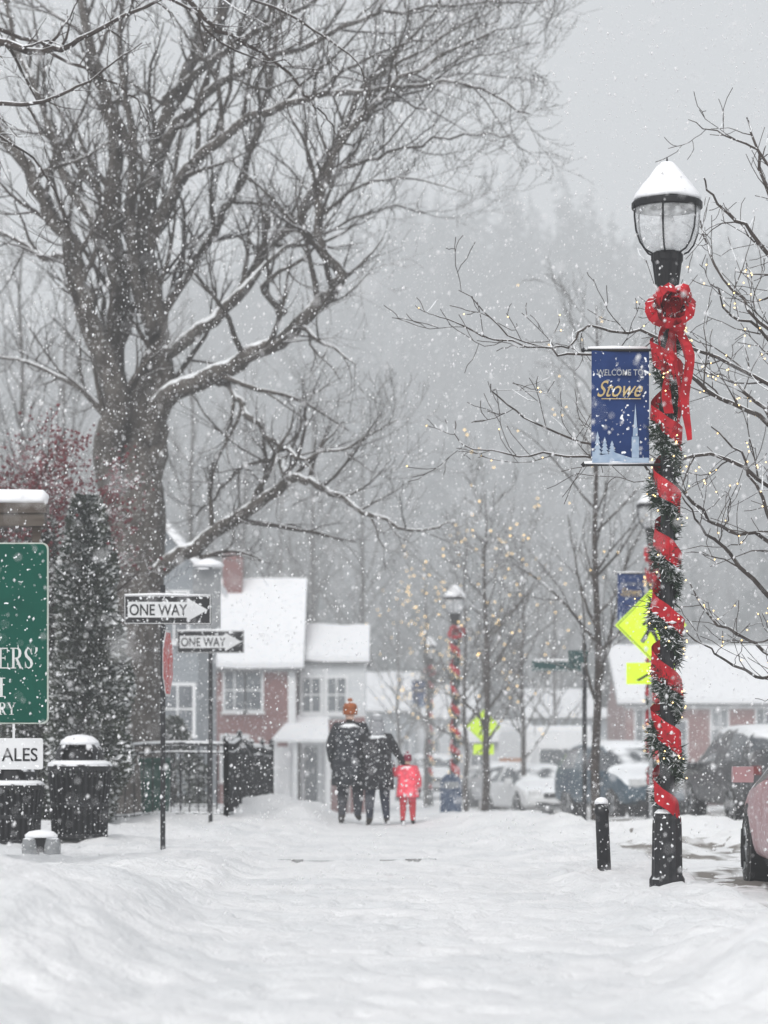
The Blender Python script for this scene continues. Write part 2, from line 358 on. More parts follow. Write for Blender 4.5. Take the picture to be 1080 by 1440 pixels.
big=[
 ([(172,720),(150,640),(165,560),(130,470),(112,400),(100,340),(60,280),(10,200),(-50,140)],-2.0,.27,.07),
 ([(178,690),(172,600),(160,520),(168,400),(158,280),(160,180),(130,80),(110,-60)],1.0,.27,.06),
 ([(200,700),(215,620),(225,560),(222,460),(205,340),(218,220),(250,120),(310,20),(340,-80)],.5,.27,.06),
 ([(205,620),(235,560),(290,530),(350,500),(410,468),(455,420),(478,385),(448,345),(455,260),(500,170),(590,95),(700,40)],-2.5,.20,.02),
 ([(196,840),(225,800),(290,760),(350,715),(400,680),(420,670),(455,686),(510,718),(580,742),(640,735)],-2.2,.17,.012),
 ([(290,528),(325,545),(345,580),(385,620),(430,645),(490,625),(560,590)],-2.0,.09,.012),
 ([(400,680),(395,650),(350,650),(310,690),(270,730)],1.5,.07,.012),
 ([(228,500),(270,470),(330,420),(385,340),(430,290),(470,200),(520,110),(600,30),(640,-40)],2.2,.14,.02),
 ([(400,440),(370,400),(430,360),(470,310)],-1.5,.07,.012),
 ([(205,360),(250,260),(330,180),(430,140),(540,125),(650,120),(745,160)],-2.6,.13,.012),
 ([(216,230),(270,150),(360,90),(480,40),(600,10),(770,0)],1.5,.11,.012),
 ([(165,420),(140,330),(90,250),(60,150),(20,60),(0,-40)],2.0,.12,.03),
 ([(215,470),(190,380),(185,300),(190,200),(170,90),(180,-40)],-1.5,.13,.03),
 ([(330,420),(400,350),(450,330),(540,290),(600,300)],2.5,.06,.012),
 ([(100,360),(60,360),(10,330),(-60,320)],2.5,.09,.02),
 ([(180,620),(130,560),(60,520),(-10,500)],2.5,.09,.02),
 ([(205,520),(235,440),(300,330),(350,220),(380,100),(400,-20)],2.5,.12,.03),
 ([(455,260),(500,230),(570,210),(650,190),(720,190)],-2.5,.05,.01),
 ([(250,130),(330,60),(430,10),(500,-50)],-2.5,.08,.02),
 ([(500,170),(560,130),(640,90),(760,60)],-1.5,.045,.008),
 ([(470,200),(540,150),(620,110),(740,110)],1.5,.045,.008),
 ([(520,110),(590,70),(680,20),(780,-30)],1.8,.045,.008),
 ([(430,140),(500,90),(580,60),(700,30)],-2.0,.045,.008),
 ([(455,300),(510,260),(580,250),(650,270)],-2.0,.04,.008),
]
for q_,(pl,dy,r0,r1) in enumerate(big):
    limb(mb,pl,D0,dy,r0,r1,rng,spacing=.32,L0=2.1 if q_<19 else 1.7,mx=3,up=.11,start=.18,kids=(5,5,4),wobble=.05,ang=.62)
mb.obj('bare_maple_tree',[BARK,BARKT],smooth=True)

def street_tree(name,px,d,top,rng,r=.08,spread=.55,mx=3,lights=0,L0=1.9,low=.28,m=(BARKR,BARKT),n=22,lean=0):
    x=wx(px,d); z0=H(x,d)-.05; Ht=wz(top,d)-z0
    mb=MB(); tips=[]
    P=[Vector((x+lean*t+rng.gauss(0,.03),d+rng.gauss(0,.03),z0+Ht*t)) for t in [i/9 for i in range(10)]]
    mb.tube(P,[r*(1-.88*(i/9)) for i in range(10)],8,0)
    for k in range(n):
        t=low+(.97-low)*(k+rng.random())/n; f=t*9;i=min(int(f),8); q=P[i].lerp(P[i+1],f-i)
        an=rng.uniform(0,6.283); dv=Vector((math.cos(an)*spread,math.sin(an)*spread,.55)).normalized()
        grow(mb,q,dv,L0*rng.uniform(.75,1.15)*(1.25-.75*t),r*(1-.85*t)*.5,1,mx,rng,.07,(5,5,4),.6,.12,.55,tips,1,.003 if d<55 else .005)
    ms=list(m)
    if lights:
        for k in range(lights):
            p=rng.choice(tips); mb.octa((p.x+rng.gauss(0,.02),p.y-.01,p.z),.013 if d<50 else .022,2)
        ms.append(BULB)
    return mb.obj(name,ms)
street_tree('street_tree',838,45,430,random.Random(4),.085,.62,3,24,2.3,.22,n=26)
street_tree('street_tree',683,58,690,random.Random(5),.09,.6,3,30,2.2,.2)
street_tree('street_tree',655,68,730,random.Random(6),.08,.6,3,50,2.2,.2)
street_tree('street_tree',600,84,800,random.Random(7),.09,.6,2,120,2.2,.2)
street_tree('street_tree',735,70,760,random.Random(8),.08,.6,3,50,2.2,.2)
street_tree('street_tree',560,95,820,random.Random(9),.09,.6,2,40,2.2,.2)
street_tree('street_tree',780,90,800,random.Random(19),.09,.6,2,6,2.4,.2)
for i,(px,d,top) in enumerate([(30,70,330),(-40,66,420),(90,80,380),(345,95,520),(440,100,520),(510,105,560),(270,90,450),(395,110,640)]):
    street_tree('bare_tree',px,d,top,random.Random(30+i),.16,.5,3,0,4.2,.3,m=(BARKT,BARKT))

rng=random.Random(77); mb=MB(); tips=[]
x=wx(1165,22.5)
mb.tube([(x,22.5,H(x,22.5)-.1),(x+.03,22.5,1.2),(x-.02,22.45,2.6),(x+.02,22.5,4.2),(x,22.5,6.5)],[.12,.1,.09,.07,.03],10,0)
rl=[([(1165,700),(1080,600),(1010,560),(940,515),(870,500),(800,497),(740,487),(660,462),(608,442)],-.8,.026,.004),
 ([(1165,660),(1100,560),(1010,500),(900,470),(830,462),(790,490),(720,470),(645,408)],-.5,.024,.004),
 ([(1165,780),(1090,690),(1000,640),(900,655),(800,640),(730,640),(655,628),(640,592)],1.2,.024,.004),
 ([(1165,820),(1080,760),(1010,740),(960,690),(880,640),(760,600),(700,560),(690,540)],-1.6,.02,.004),
 ([(1165,560),(1110,420),(1060,330),(1010,290),(990,250)],-.6,.03,.006),
 ([(1165,480),(1120,360),(1080,280),(1060,200),(1050,165)],.6,.03,.006),
 ([(1165,520),(1100,480),(1040,420),(1000,360),(985,310)],.9,.026,.006),
 ([(1165,400),(1110,290),(1080,225),(1020,190),(968,168)],.2,.024,.004),
 ([(1165,880),(1090,850),(1030,780),(985,740),(960,700)],-1.0,.03,.005),
 ([(1165,930),(1100,930),(1050,900),(1000,870),(970,820)],.8,.03,.005),
 ([(1165,760),(1120,640),(1060,560),(1020,530),(980,520)],1.2,.03,.005),
 ([(1165,960),(1110,960),(1060,950),(1010,920),(960,880)],-.9,.026,.004),
 ([(1165,640),(1120,620),(1080,480),(1030,440),(1000,400)],-1.2,.028,.005),
 ([(1165,850),(1110,800),(1070,700),(1040,640),(1000,600)],-.2,.028,.005)]
for pl,dy,r0,r1 in rl:
    limb(mb,pl,22.5,dy,r0,r1,rng,spacing=.28,L0=.75,mx=2,up=.05,side=6,start=.15,tips=tips,kids=(3,3),ang=.8,wobble=.025)
nl=0
while nl<200:
    p=rng.choice(tips)
    if p.x<wx(930,22) and rng.random()<.75 : continue
    if p.z>wz(330,22): continue
    nl+=1
    mb.octa((p.x+rng.gauss(0,.015),p.y-.012,p.z+rng.gauss(0,.01)),.0072,2)
mb.obj('street_tree',[BARKR,BARKR,BULB])
rng=random.Random(99); mb=MB(); x=wx(-420,26)
mb.tube([(x,26,H(x,26)-.2),(x,26,3),(x+.1,26,6),(x+.3,26,9.5)],[.3,.25,.2,.1],10,0)
for pl,dy,r0,r1 in [([(-420,300),(-250,160),(-60,60),(60,70),(110,55),(200,10),(290,-30)],-1,.07,.01),
 ([(-420,200),(-200,0),(60,-60),(200,-20),(270,5),(305,45),(380,80),(430,130),(455,160),(475,190)],1,.05,.004),
 ([(-420,330),(-200,220),(-60,160),(60,140),(130,110),(200,60)],-1,.05,.005),
 ([(-200,60),(0,40),(100,90),(180,130),(210,175)],1,.03,.004),
 ([(60,-50),(230,-10),(310,60),(400,90),(450,100)],.6,.025,.004),
 ([(-100,120),(0,190),(60,240),(100,330)],.6,.025,.004),
 ([(200,-30),(330,-10),(440,40),(500,90),(520,140)],-.6,.022,.004)]:
    limb(mb,pl,26,dy,r0,r1,rng,spacing=.26,L0=.75,mx=2,up=-.03,side=6,start=.25,kids=(3,3),ang=.8,wobble=.03)
mb.obj('overhanging_tree',[BARKR,BARKR])

rng=random.Random(13); mb=MB(); tips=[]; x=wx(-70,36)
mb.tube([(x,36,-.2),(x+.1,36,1.5),(x+.2,36,2.6)],[.16,.13,.1],8,0)
for k in range(24):
    an=rng.uniform(0,6.283); grow(mb,(x+.15,36,1.6+rng.random()*1.4),Vector((math.cos(an)+.3,math.sin(an)*.8,.8)),rng.uniform(2.2,3.3),.05,0,3,rng,.06,(5,4,4,3),.7,.14,.55,tips,0)
for k in range(9000):
    p=rng.choice(tips); s=rng.uniform(.014,.03)
    if p.z<3.6+.6*rng.random() : continue
    q=p+Vector((rng.gauss(0,.07),rng.gauss(0,.07),rng.gauss(-.03,.06))); mb.octa(q,s,1)
mb.obj('crabapple_tree',[BARKR,mat('red_berry',(.11,.010,.016),(.16,.025,.032),scale=4,snow=.66)])

def conifer(name,px,d,top,base_r,rng,n=9000,leaf=.07,m=EVER,pw=.55):
    x=wx(px,d); z0=H(x,d); Ht=wz(top,d)-z0; mb=MB()
    mb.tube([(x,d,z0-.1),(x,d,z0+Ht*.9)],[.08,.02],6,0)
    for k in range(n):
        t=rng.random()**1.05; an=rng.uniform(0,6.283)
        rr=base_r*(math.sin(min(1,(t+.12)*3)*1.57))*(1-t)**pw
        rr*=(1+.38*noise.noise(Vector((math.cos(an)*1.6+px,math.sin(an)*1.6,t*7))))*(1-.45*rng.random()**2)
        p=Vector((x+math.cos(an)*rr,d+math.sin(an)*rr,z0+Ht*t))
        o=Vector((math.cos(an),math.sin(an),rng.uniform(-.3,.9))).normalized(); s=leaf*rng.uniform(.6,1.5)
        tv=o.cross(Vector((rng.gauss(0,1),rng.gauss(0,1),rng.gauss(0,1)))).normalized()*s*.42
        mb.face([p-tv,p+o*s*.5-tv*.8+Vector((0,0,.01)),p+o*s,p+tv],1)
    return mb.obj(name,[BARKR,m])
conifer('arborvitae_shrub',122,35,700,.52,random.Random(1),19000,.085,pw=.33)
conifer('arborvitae_shrub',60,36,730,.58,random.Random(2),15000,.085,pw=.35)
conifer('arborvitae_shrub',-25,38,700,.7,random.Random(3),8000,.085,pw=.4)
conifer('evergreen_bush',245,50,1010,.7,random.Random(4),3500,.09)

# ---------------------------------------------------------------- street lamps
GLASS=bpy.data.materials.new('lantern_glass'); GLASS.use_nodes=True; N=GLASS.node_tree.nodes; L=GLASS.node_tree.links
b=N['Principled BSDF']; b.inputs['Base Color'].default_value=(.75,.77,.79,1); b.inputs['Roughness'].default_value=.12
tr=N.new('ShaderNodeBsdfTransparent'); mx=N.new('ShaderNodeMixShader'); n_=N.new('ShaderNodeTexNoise'); n_.inputs['Scale'].default_value=7
mr=N.new('ShaderNodeMapRange'); mr.inputs[1].default_value=.35; mr.inputs[2].default_value=.7; mr.inputs[3].default_value=.22; mr.inputs[4].default_value=.6
L.new(n_.outputs[0],mr.inputs[0]); L.new(mr.outputs[0],mx.inputs[0]); L.new(tr.outputs[0],mx.inputs[1]); L.new(b.outputs[0],mx.inputs[2]); L.new(mx.outputs[0],N['Material Output'].inputs[0])
BLUE=mat('banner_blue',(.010,.028,.105),(.018,.042,.14),scale=5,rough=.85,snow=.8,speck=.035,spec=.1)
GOLD=mat('banner_gold',(.50,.38,.17),(.4,.3,.15),rough=.7,speck=.05,snow=.8)
BTXT=mat('banner_cream',(.42,.43,.42),(.25,.27,.32),scale=30,rough=.7)
PALE=mat('banner_pale',(.34,.42,.52),(.22,.3,.42),scale=12,rough=.7)
def strip(mb,P,Wv,mi=0):
    for i in range(len(P)-1): mb.face([P[i]-Wv[i],P[i+1]-Wv[i+1],P[i+1]+Wv[i+1],P[i]+Wv[i]],mi)
def lamp(x,y,seed,banner=True,needles=9000,yaw=0,bow=True):
    rng=random.Random(seed); z0=H(x,y)-.03; E=empty('street_lamp',(x,y,z0),(0,0,yaw))
    mb=MB()
    mb.lathe([(.135,0),(.135,.10),(.118,.13),(.112,.5),(.108,.56),(.1,.58),(.1,.6),(.07,.63),(.055,.66)],n=24,flute=.08)
    mb.lathe([(.058,.64),(.05,2.5),(.045,4.62)],n=20,flute=.08)
    mb.obj('post',[BLACK],E)
    mb=MB()
    mb.lathe([(.06,4.50),(.085,4.55),(.088,4.60),(.094,4.64),(.112,4.78),(.122,4.80),(.122,4.85),(.1,4.865)],n=24,flute=.1)
    mb.lathe([(.262,5.19),(.27,5.20),(.27,5.235),(.262,5.245),(.25,5.24)],n=32)
    prof=[(.115,4.85),(.17,4.875),(.215,4.93),(.248,5.02),(.26,5.12),(.262,5.22)]
    for k in range(6):
        a=k*math.pi/3+.3; mb.tube([(math.cos(a)*(r+.006),math.sin(a)*(r+.006),zz) for r,zz in prof],[.0075]*6,5)
    mb.tube([(0,0,5.48),(0,0,5.585)],[.022,.004],6)
    mb.obj('lantern_frame',[BLACKC],E,smooth=False)
    mb=MB(); mb.lathe([(.1,4.866),(.16,4.885),(.205,4.94),(.24,5.02),(.252,5.12),(.256,5.2)],n=32); mb.obj('lantern_glass',[GLASS],E,smooth=True)
    mb=MB(); mb.lathe([(.055,4.87),(.06,4.9),(.06,5.1),(.04,5.15),(.01,5.17)],n=14); mb.obj('lamp_tube',[WHITE],E,smooth=True)
    mb=MB(); mb.lathe([(.25,5.243),(.24,5.265),(.17,5.36),(.10,5.44),(.04,5.50),(.02,5.51)],n=32); mb.obj('lantern_roof',[BLACKC],E,smooth=True)
    mb=MB(); mb.lathe([(.252,5.252),(.258,5.275),(.238,5.31),(.188,5.375),(.135,5.445),(.085,5.505),(.045,5.545),(.02,5.555)],n=32)
    for i,v in enumerate(mb.v):
        q=1+.06*noise.noise(Vector(v)*6); mb.v[i]=(v[0]*q,v[1]*q,v[2]+.014*noise.noise(Vector(v)*9))
    mb.obj('snow_cap',[SNOW],E,smooth=True)
    zt,zb=4.15,.60; pitch=.47; turns=(zt-zb)/pitch
    mb=MB(); P=[];W=[]; n=int(turns*20)
    for i in range(n+1):
        t=i/n; a=2.6+t*turns*6.283+.25*math.sin(t*17); zz=zt-(zt-zb)*t; r=.112+.012*math.sin(i*.7); wd=.082+.012*math.sin(t*31)
        P.append(Vector((math.cos(a)*r,math.sin(a)*r,zz))); W.append(Vector((math.cos(a)*.012*math.sin(i*.9),math.sin(a)*.012*math.sin(i*.9),wd)))
    strip(mb,P,W); mb.obj('red_ribbon',[RED],E)
    mb=MB()
    for k in range(needles):
        t=rng.random(); a=2.6+math.pi+t*turns*6.283+.25*math.sin(t*17)+rng.gauss(0,.36); zz=zt+.12-(zt-zb)*t
        bl=1+.6*noise.noise(Vector((t*34,0,seed)))
        cr_=.082*bl; cx=Vector((math.cos(a)*cr_,math.sin(a)*cr_,zz+rng.gauss(0,.045)))
        o=Vector((rng.gauss(0,1)+math.cos(a)*.9,rng.gauss(0,1)+math.sin(a)*.9,rng.gauss(0,1))).normalized(); s=rng.uniform(.03,.085)*bl
        wv=o.cross(Vector((rng.gauss(0,1),rng.gauss(0,1),1))).normalized()*.0075*(1 if needles>5000 else 2.2)
        mb.face([cx-wv,cx+wv,cx+o*s],0)
    for k in range(int(needles*.005)):
        t=rng.random(); a=2.6+math.pi+t*turns*6.283+rng.gauss(0,.25); zz=zt+.12-(zt-zb)*t+.04
        c=Vector((math.cos(a)*.11,math.sin(a)*.11,zz)); s=rng.uniform(.01,.026); i0=len(mb.v); mb.octa(c,s,1)
        for q in range(i0,len(mb.v)): v=mb.v[q]; mb.v[q]=(c.x+(v[0]-c.x)*1.5,c.y+(v[1]-c.y)*1.2,c.z+(v[2]-c.z)*.6)
    for k in range(110):
        t=rng.random(); a=2.6+math.pi+t*turns*6.283+rng.gauss(0,.4); zz=zt+.12-(zt-zb)*t
        mb.octa((math.cos(a)*.15,math.sin(a)*.15,zz+rng.gauss(0,.05)),.007 if needles>5000 else .011,2)
    mb.obj('garland',[NEEDLE,SNOW,BULB],E)
    mb=MB(); c=Vector((.02,-.1,4.42))
    for k in range(20):
        a=k/20*6.283+rng.uniform(-.2,.2); out=Vector((math.cos(a),-.45+rng.uniform(-.5,.1),math.sin(a)*.62)).normalized(); ln=rng.uniform(.16,.245)
        sd=out.cross(Vector((0,1,0))).normalized(); P=[];W=[]
        for i in range(13):
            t=i/12*2*math.pi; P.append(c+out*ln*(1-math.cos(t))/2+sd*ln*.36*math.sin(t)); W.append(Vector((0,1,0)).lerp(out.cross(sd),.8).normalized()*.036*(1+.3*math.sin(i*2+k)))
        strip(mb,P,W)
    if bow:
      for (dx,l_,ph) in ((-.07,.5,0),(.05,.95,1.2),(.09,.75,2.4),(-.02,.8,3.6),(.12,1.0,4.6),(.0,.55,5.2)):
        P=[];W=[]
        for i in range(15):
            t=i/14; P.append(c+Vector((dx*min(1,t*3)+.02*math.sin(t*9+ph),-.03-.02*math.sin(t*11+ph),-l_*t))); W.append(Vector((.03*math.cos(t*3+ph)+.01,.03*math.sin(t*5+ph),.004)))
        strip(mb,P,W)
    mb.octa(c,.045)
    mb.obj('red_bow',[RED],E)
    if banner:
        mb=MB()
        mb.tube([(-.02,0,4.12),(-.62,0,4.12)],[.011,.011],8); mb.tube([(-.02,0,3.25),(-.62,0,3.25)],[.011,.011],8)
        mb.octa((-.635,0,4.12),.022); mb.octa((-.635,0,3.25),.022)
        mb.obj('banner_arms',[BLACKC],E)
        mb=MB(); 
        for i in range(10):
            za=3.255+(4.115-3.255)*i/10; zc=3.255+(4.115-3.255)*(i+1)/10
            for j in range(6):
                xa=-.575+.44*j/6; xb=-.575+.44*(j+1)/6; f=lambda xx,zz:.012*math.sin(xx*9+zz*4)
                mb.face([(xa,f(xa,za),za),(xb,f(xb,za),za),(xb,f(xb,zc),zc),(xa,f(xa,zc),zc)])
        mb.obj('banner_cloth',[BLUE],E,smooth=True)
        yb=-.02
        text('banner_welcome','WELCOME TO',.066,(-.358,yb,3.925),BTXT,E,off=.0002,sx=.82)
        text('banner_town','Stowe',.175,(-.372,yb,3.765),GOLD,E,shear=.5,off=.0006,sx=.76)
        mb=MB()
        mb.box(-.5,-.2,yb,yb+.002,3.745,3.751,0)
        mb.prism([(-.27,3.30),(-.215,3.30),(-.215,3.46),(-.27,3.46)],yb,yb+.003,1)
        mb.prism([(-.262,3.462),(-.223,3.462),(-.226,3.53),(-.259,3.53)],yb,yb+.003,1)
        mb.prism([(-.256,3.532),(-.229,3.532),(-.2425,3.71)],yb,yb+.003,1)
        mb.prism([(-.57,3.262),(-.14,3.262),(-.14,3.30),(-.27,3.298),(-.4,3.34),(-.5,3.32),(-.57,3.35)],yb,yb+.002,1)
        for k,(cx,hh) in enumerate(((-.53,.17),(-.475,.13),(-.42,.10))):
            for q in range(4): 
                zz=3.33+hh*q/4.5; ww=.035*(1-q/5); mb.prism([(cx-ww,zz),(cx+ww,zz),(cx,zz+hh/3)],yb-.001-q*.0006,yb+.001-q*.0006,1)
        mb.obj('banner_picture',[GOLD,PALE],E)
        mb=MB(); mb.tube([(-.6,0,4.137),(-.4,0,4.14),(-.15,0,4.137)],[.01,.014,.01],8); mb.tube([(-.63,0,3.262),(-.4,0,3.268),(-.1,0,3.265)],[.012,.022,.014],8); mb.obj('banner_snow',[SNOW],E,smooth=True)
    return E
lamp(wx(938,20),20,1,True,17000)
lamp(wx(918,43),43,2,True,4500)
lamp(wx(640,62),62,3,False,3500,bow=False)
lamp(wx(604,86),86,4,True,3500,bow=False)

x=wx(850,22); E=empty('bollard',(x,22,H(x,22)-.03),(0,R(-2.5),0))
mb=MB(); mb.lathe([(.058,0),(.056,.5),(.062,.505),(.062,.53),(.056,.54),(.05,.58),(.03,.6)],n=20); mb.obj('bollard_body',[BLACK],E,smooth=True)
mb=MB(); mb.lathe([(.058,.585),(.056,.61),(.035,.632),(.005,.64)],n=16); mb.obj('snow_cap',[SNOW],E,smooth=True)

# ---------------------------------------------------------------- signs
SIGNW=mat('sign_white',(.66,.67,.68),(.56,.57,.58),scale=5,rough=.5,snow=.6,speck=.02)
SIGNB=mat('sign_black',(.018,.018,.02),(.03,.03,.032),scale=8,rough=.6,snow=.6,speck=.06,spec=.2)
def one_way(px,d,ztop,yaw,extra=False,pxo=0):
    x=wx(px,d); z0=H(x,d)-.05; E=empty('one_way_sign',(x,d,z0),(0,0,yaw)); top=ztop-z0
    mb=MB(); mb.box(-.026,.026,.0,.035,0,top+.1)
    for k in range(int(top/.12)): mb.box(-.006,.006,-.002,0,k*.12+.04,k*.12+.06,1)
    mb.obj('sign_post',[BLACK,GREY],E)
    mb=MB(); zc=top-.16; ox=pxo
    mb.box(ox-.457,ox+.457,-.006,-.001,zc-.1525,zc+.1525,1)
    for a in ((-.45,.45,.14,.147),(-.45,.45,-.147,-.14)): mb.box(ox+a[0],ox+a[1],-.009,-.006,zc+a[2],zc+a[3],0)
    for a in ((-.45,-.443),(.443,.45)): mb.box(ox+a[0],ox+a[1],-.009,-.006,zc-.139,zc+.139,0)
    arrow=[(-.415,-.082),(.2,-.082),(.2,-.125),(.42,0),(.2,.125),(.2,.082),(-.415,.082)]
    mb.prism([(ox+p[0],zc+p[1]) for p in arrow],-.009,-.006,0)
    mb.obj('sign_plate',[SIGNW,SIGNB],E)
    text('sign_text','ONE WAY',.165,(ox-.10,-.011,zc-.058),BLACKC,E,off=.002,sx=.78)
    mb=MB(); mb.tube([(ox-.45,-.003,zc+.156),(ox-.1,-.003,zc+.163),(ox+.2,-.003,zc+.158),(ox+.45,-.003,zc+.156)],[.008,.013,.01,.007],8); mb.obj('sign_snow',[SNOW],E,smooth=True)
    return E,top
E,top=one_way(229,27.6,wz(836,27.6),R(4),pxo=.05)
mb=MB()
octo=[(math.cos(R(22.5+45*k))*.375,math.sin(R(22.5+45*k))*.375) for k in range(8)]
M=Matrix.Translation((.05,.02,top-.72))@Matrix.Rotation(R(82),4,'Z')
mb.prism(octo,-.003,0,0,M); mb.prism([(p[0]*.93,p[1]*.93) for p in octo],-.006,-.003,1,M)
mb.obj('stop_plate',[SIGNW,mat('sign_red',(.5,.05,.05),(.5,.25,.25),scale=8,speck=.06,snow=.6)],E)
E2,top2=one_way(296,35.5,wz(886,35.5),R(-3),pxo=0)
mb=MB(); zc=top2
mb.box(-.02,.02,.0,.035,zc,zc+.85); mb.box(-.24,.14,-.004,.0,zc+.02,zc+.82); mb.obj('parking_plate_back',[GREY],E2)
mb=MB(); mb.lathe([(.2,0),(.22,.02),(.17,.07),(.06,.11),(.01,.12)],(-.03,0,zc+.85),16); mb.obj('snow_cap',[SNOW],E2,smooth=True)

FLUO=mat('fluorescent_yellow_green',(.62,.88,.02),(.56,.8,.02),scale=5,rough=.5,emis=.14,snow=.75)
def ped_sign(px,d,py,half,pw,ph,dz,yaw):
    x=wx(px,d); z0=H(x,d)-.05; E=empty('pedestrian_crossing_sign',(x,d,z0),(0,0,yaw)); zc=wz(py,d)-z0
    mb=MB(); mb.box(-.025,.025,0,.04,0,zc+half*.9); mb.obj('sign_post',[GREY],E)
    mb=MB(); mb.prism([(0,zc-half),(half,zc),(0,zc+half),(-half,zc)],-.004,-.001,0)
    q=half*.94; q2=half*.91
    P=[(0,zc-q),(q,zc),(0,zc+q),(-q,zc)];Q=[(0,zc-q2),(q2,zc),(0,zc+q2),(-q2,zc)]
    for i in range(4):
        j=(i+1)%4; mb.prism([P[i],P[j],Q[j],Q[i]],-.007,-.004,1)
    s=half/.5
    def lim(a,b,w_):
        a=Vector(a)*s;b=Vector(b)*s;n=(b-a).normalized();n=Vector((-n.y,n.x))*w_*s
        mb.prism([(a.x-n.x,zc+a.y-n.y),(b.x-n.x,zc+b.y-n.y),(b.x+n.x,zc+b.y+n.y),(a.x+n.x,zc+a.y+n.y)][::-1],-.0072-random.random()*.002,-.004,1)
    lim((0,.12),(0,-.05),.05);lim((0,-.03),(-.12,-.24),.028);lim((0,-.03),(.06,-.14),.03);lim((.06,-.13),(.11,-.26),.025);lim((0,.1),(-.11,0),.02);lim((0,.1),(.12,.02),.02)
    hd=[(math.cos(k*.5236)*.042*s,zc+.19*s+math.sin(k*.5236)*.042*s) for k in range(12)]; mb.prism(hd,-.0075,-.004,1)
    zp=zc-dz; mb.box(-pw/2,pw/2,-.004,-.001,zp-ph/2,zp+ph/2,0)
    mb.prism([(-.2,zp-.09),(-.17,zp-.11),(.1,zp+.04),(.14,zp),(.2,zp+.11),(.08,zp+.11),(.08,zp+.07)],-.007,-.004,1)
    mb.obj('sign_plates',[FLUO,BLACKC],E)
    return E
ped_sign(915,37,879,.5,.68,.30,.68,R(-6))
ped_sign(680,64,1022,.42,.5,.25,.55,R(5))
x=wx(822,45); E=empty('street_name_sign',(x,45,H(x,45)-.05)); mb=MB(); hz=wz(905,45)-E.location.z
mb.tube([(0,0,0),(0,0,hz)],[.04,.04],10); mb.obj('sign_post',[BLACK],E)
TEAL=mat('sign_teal',(.015,.055,.055),(.02,.07,.07),snow=.6,speck=.03)
mb=MB(); mb.box(-.9,-.06,-.02,-.005,hz-.47,hz-.29,0); mb.box(-.28,.05,-.045,-.03,hz-.33,hz-.12,0); mb.box(-.86,-.10,-.023,-.02,hz-.455,hz-.445,1); mb.box(-.86,-.10,-.023,-.02,hz-.315,hz-.305,1); mb.obj('name_blades',[TEAL,SIGNW],E)
mb=MB(); mb.tube([(-.88,-.012,hz-.285),(-.5,-.012,hz-.28),(-.1,-.012,hz-.285)],[.014,.02,.014],6); mb.obj('sign_snow',[SNOW],E)

SG=mat('sign_green',(.002,.060,.042),(.003,.072,.05),scale=3,rough=.7,speck=.01,snow=.85,spec=.05)
WOOD=mat('dark_wood',(.05,.036,.028),(.09,.075,.062),scale=6,rough=.8,stretch=(.4,1,4))
d=22; xr=wx(68,d); E=empty('farmers_market_sign',(xr,d,0))
def Z(py): return wz(py,d)
def SX(px): return wx(px,d)-xr
mb=MB(); zl,zh=Z(1018),Z(763); r=.05
def rrect(x0,x1,z0,z1,r):
    P=[]
    for cx,cz,a0 in ((x1-r,z0+r,-90),(x1-r,z1-r,0),(x0+r,z1-r,90),(x0+r,z0+r,180)):
        for k in range(5): a=R(a0+k*22.5); P.append((cx+r*math.cos(a),cz+r*math.sin(a)))
    return P
mb.prism(rrect(-1.7,0,zl,zh,r),0,.04,1); mb.prism(rrect(-1.69,-.01,zl+.01,zh-.01,r),-.003,-.0005,1)
mb.prism(rrect(-1.685,-.012,zl+.012,zh-.012,r*.9),-.006,-.0035,0)
mb.obj('sign_board',[SG,mat('sign_edge',(.45,.5,.45),rough=.5)],E)
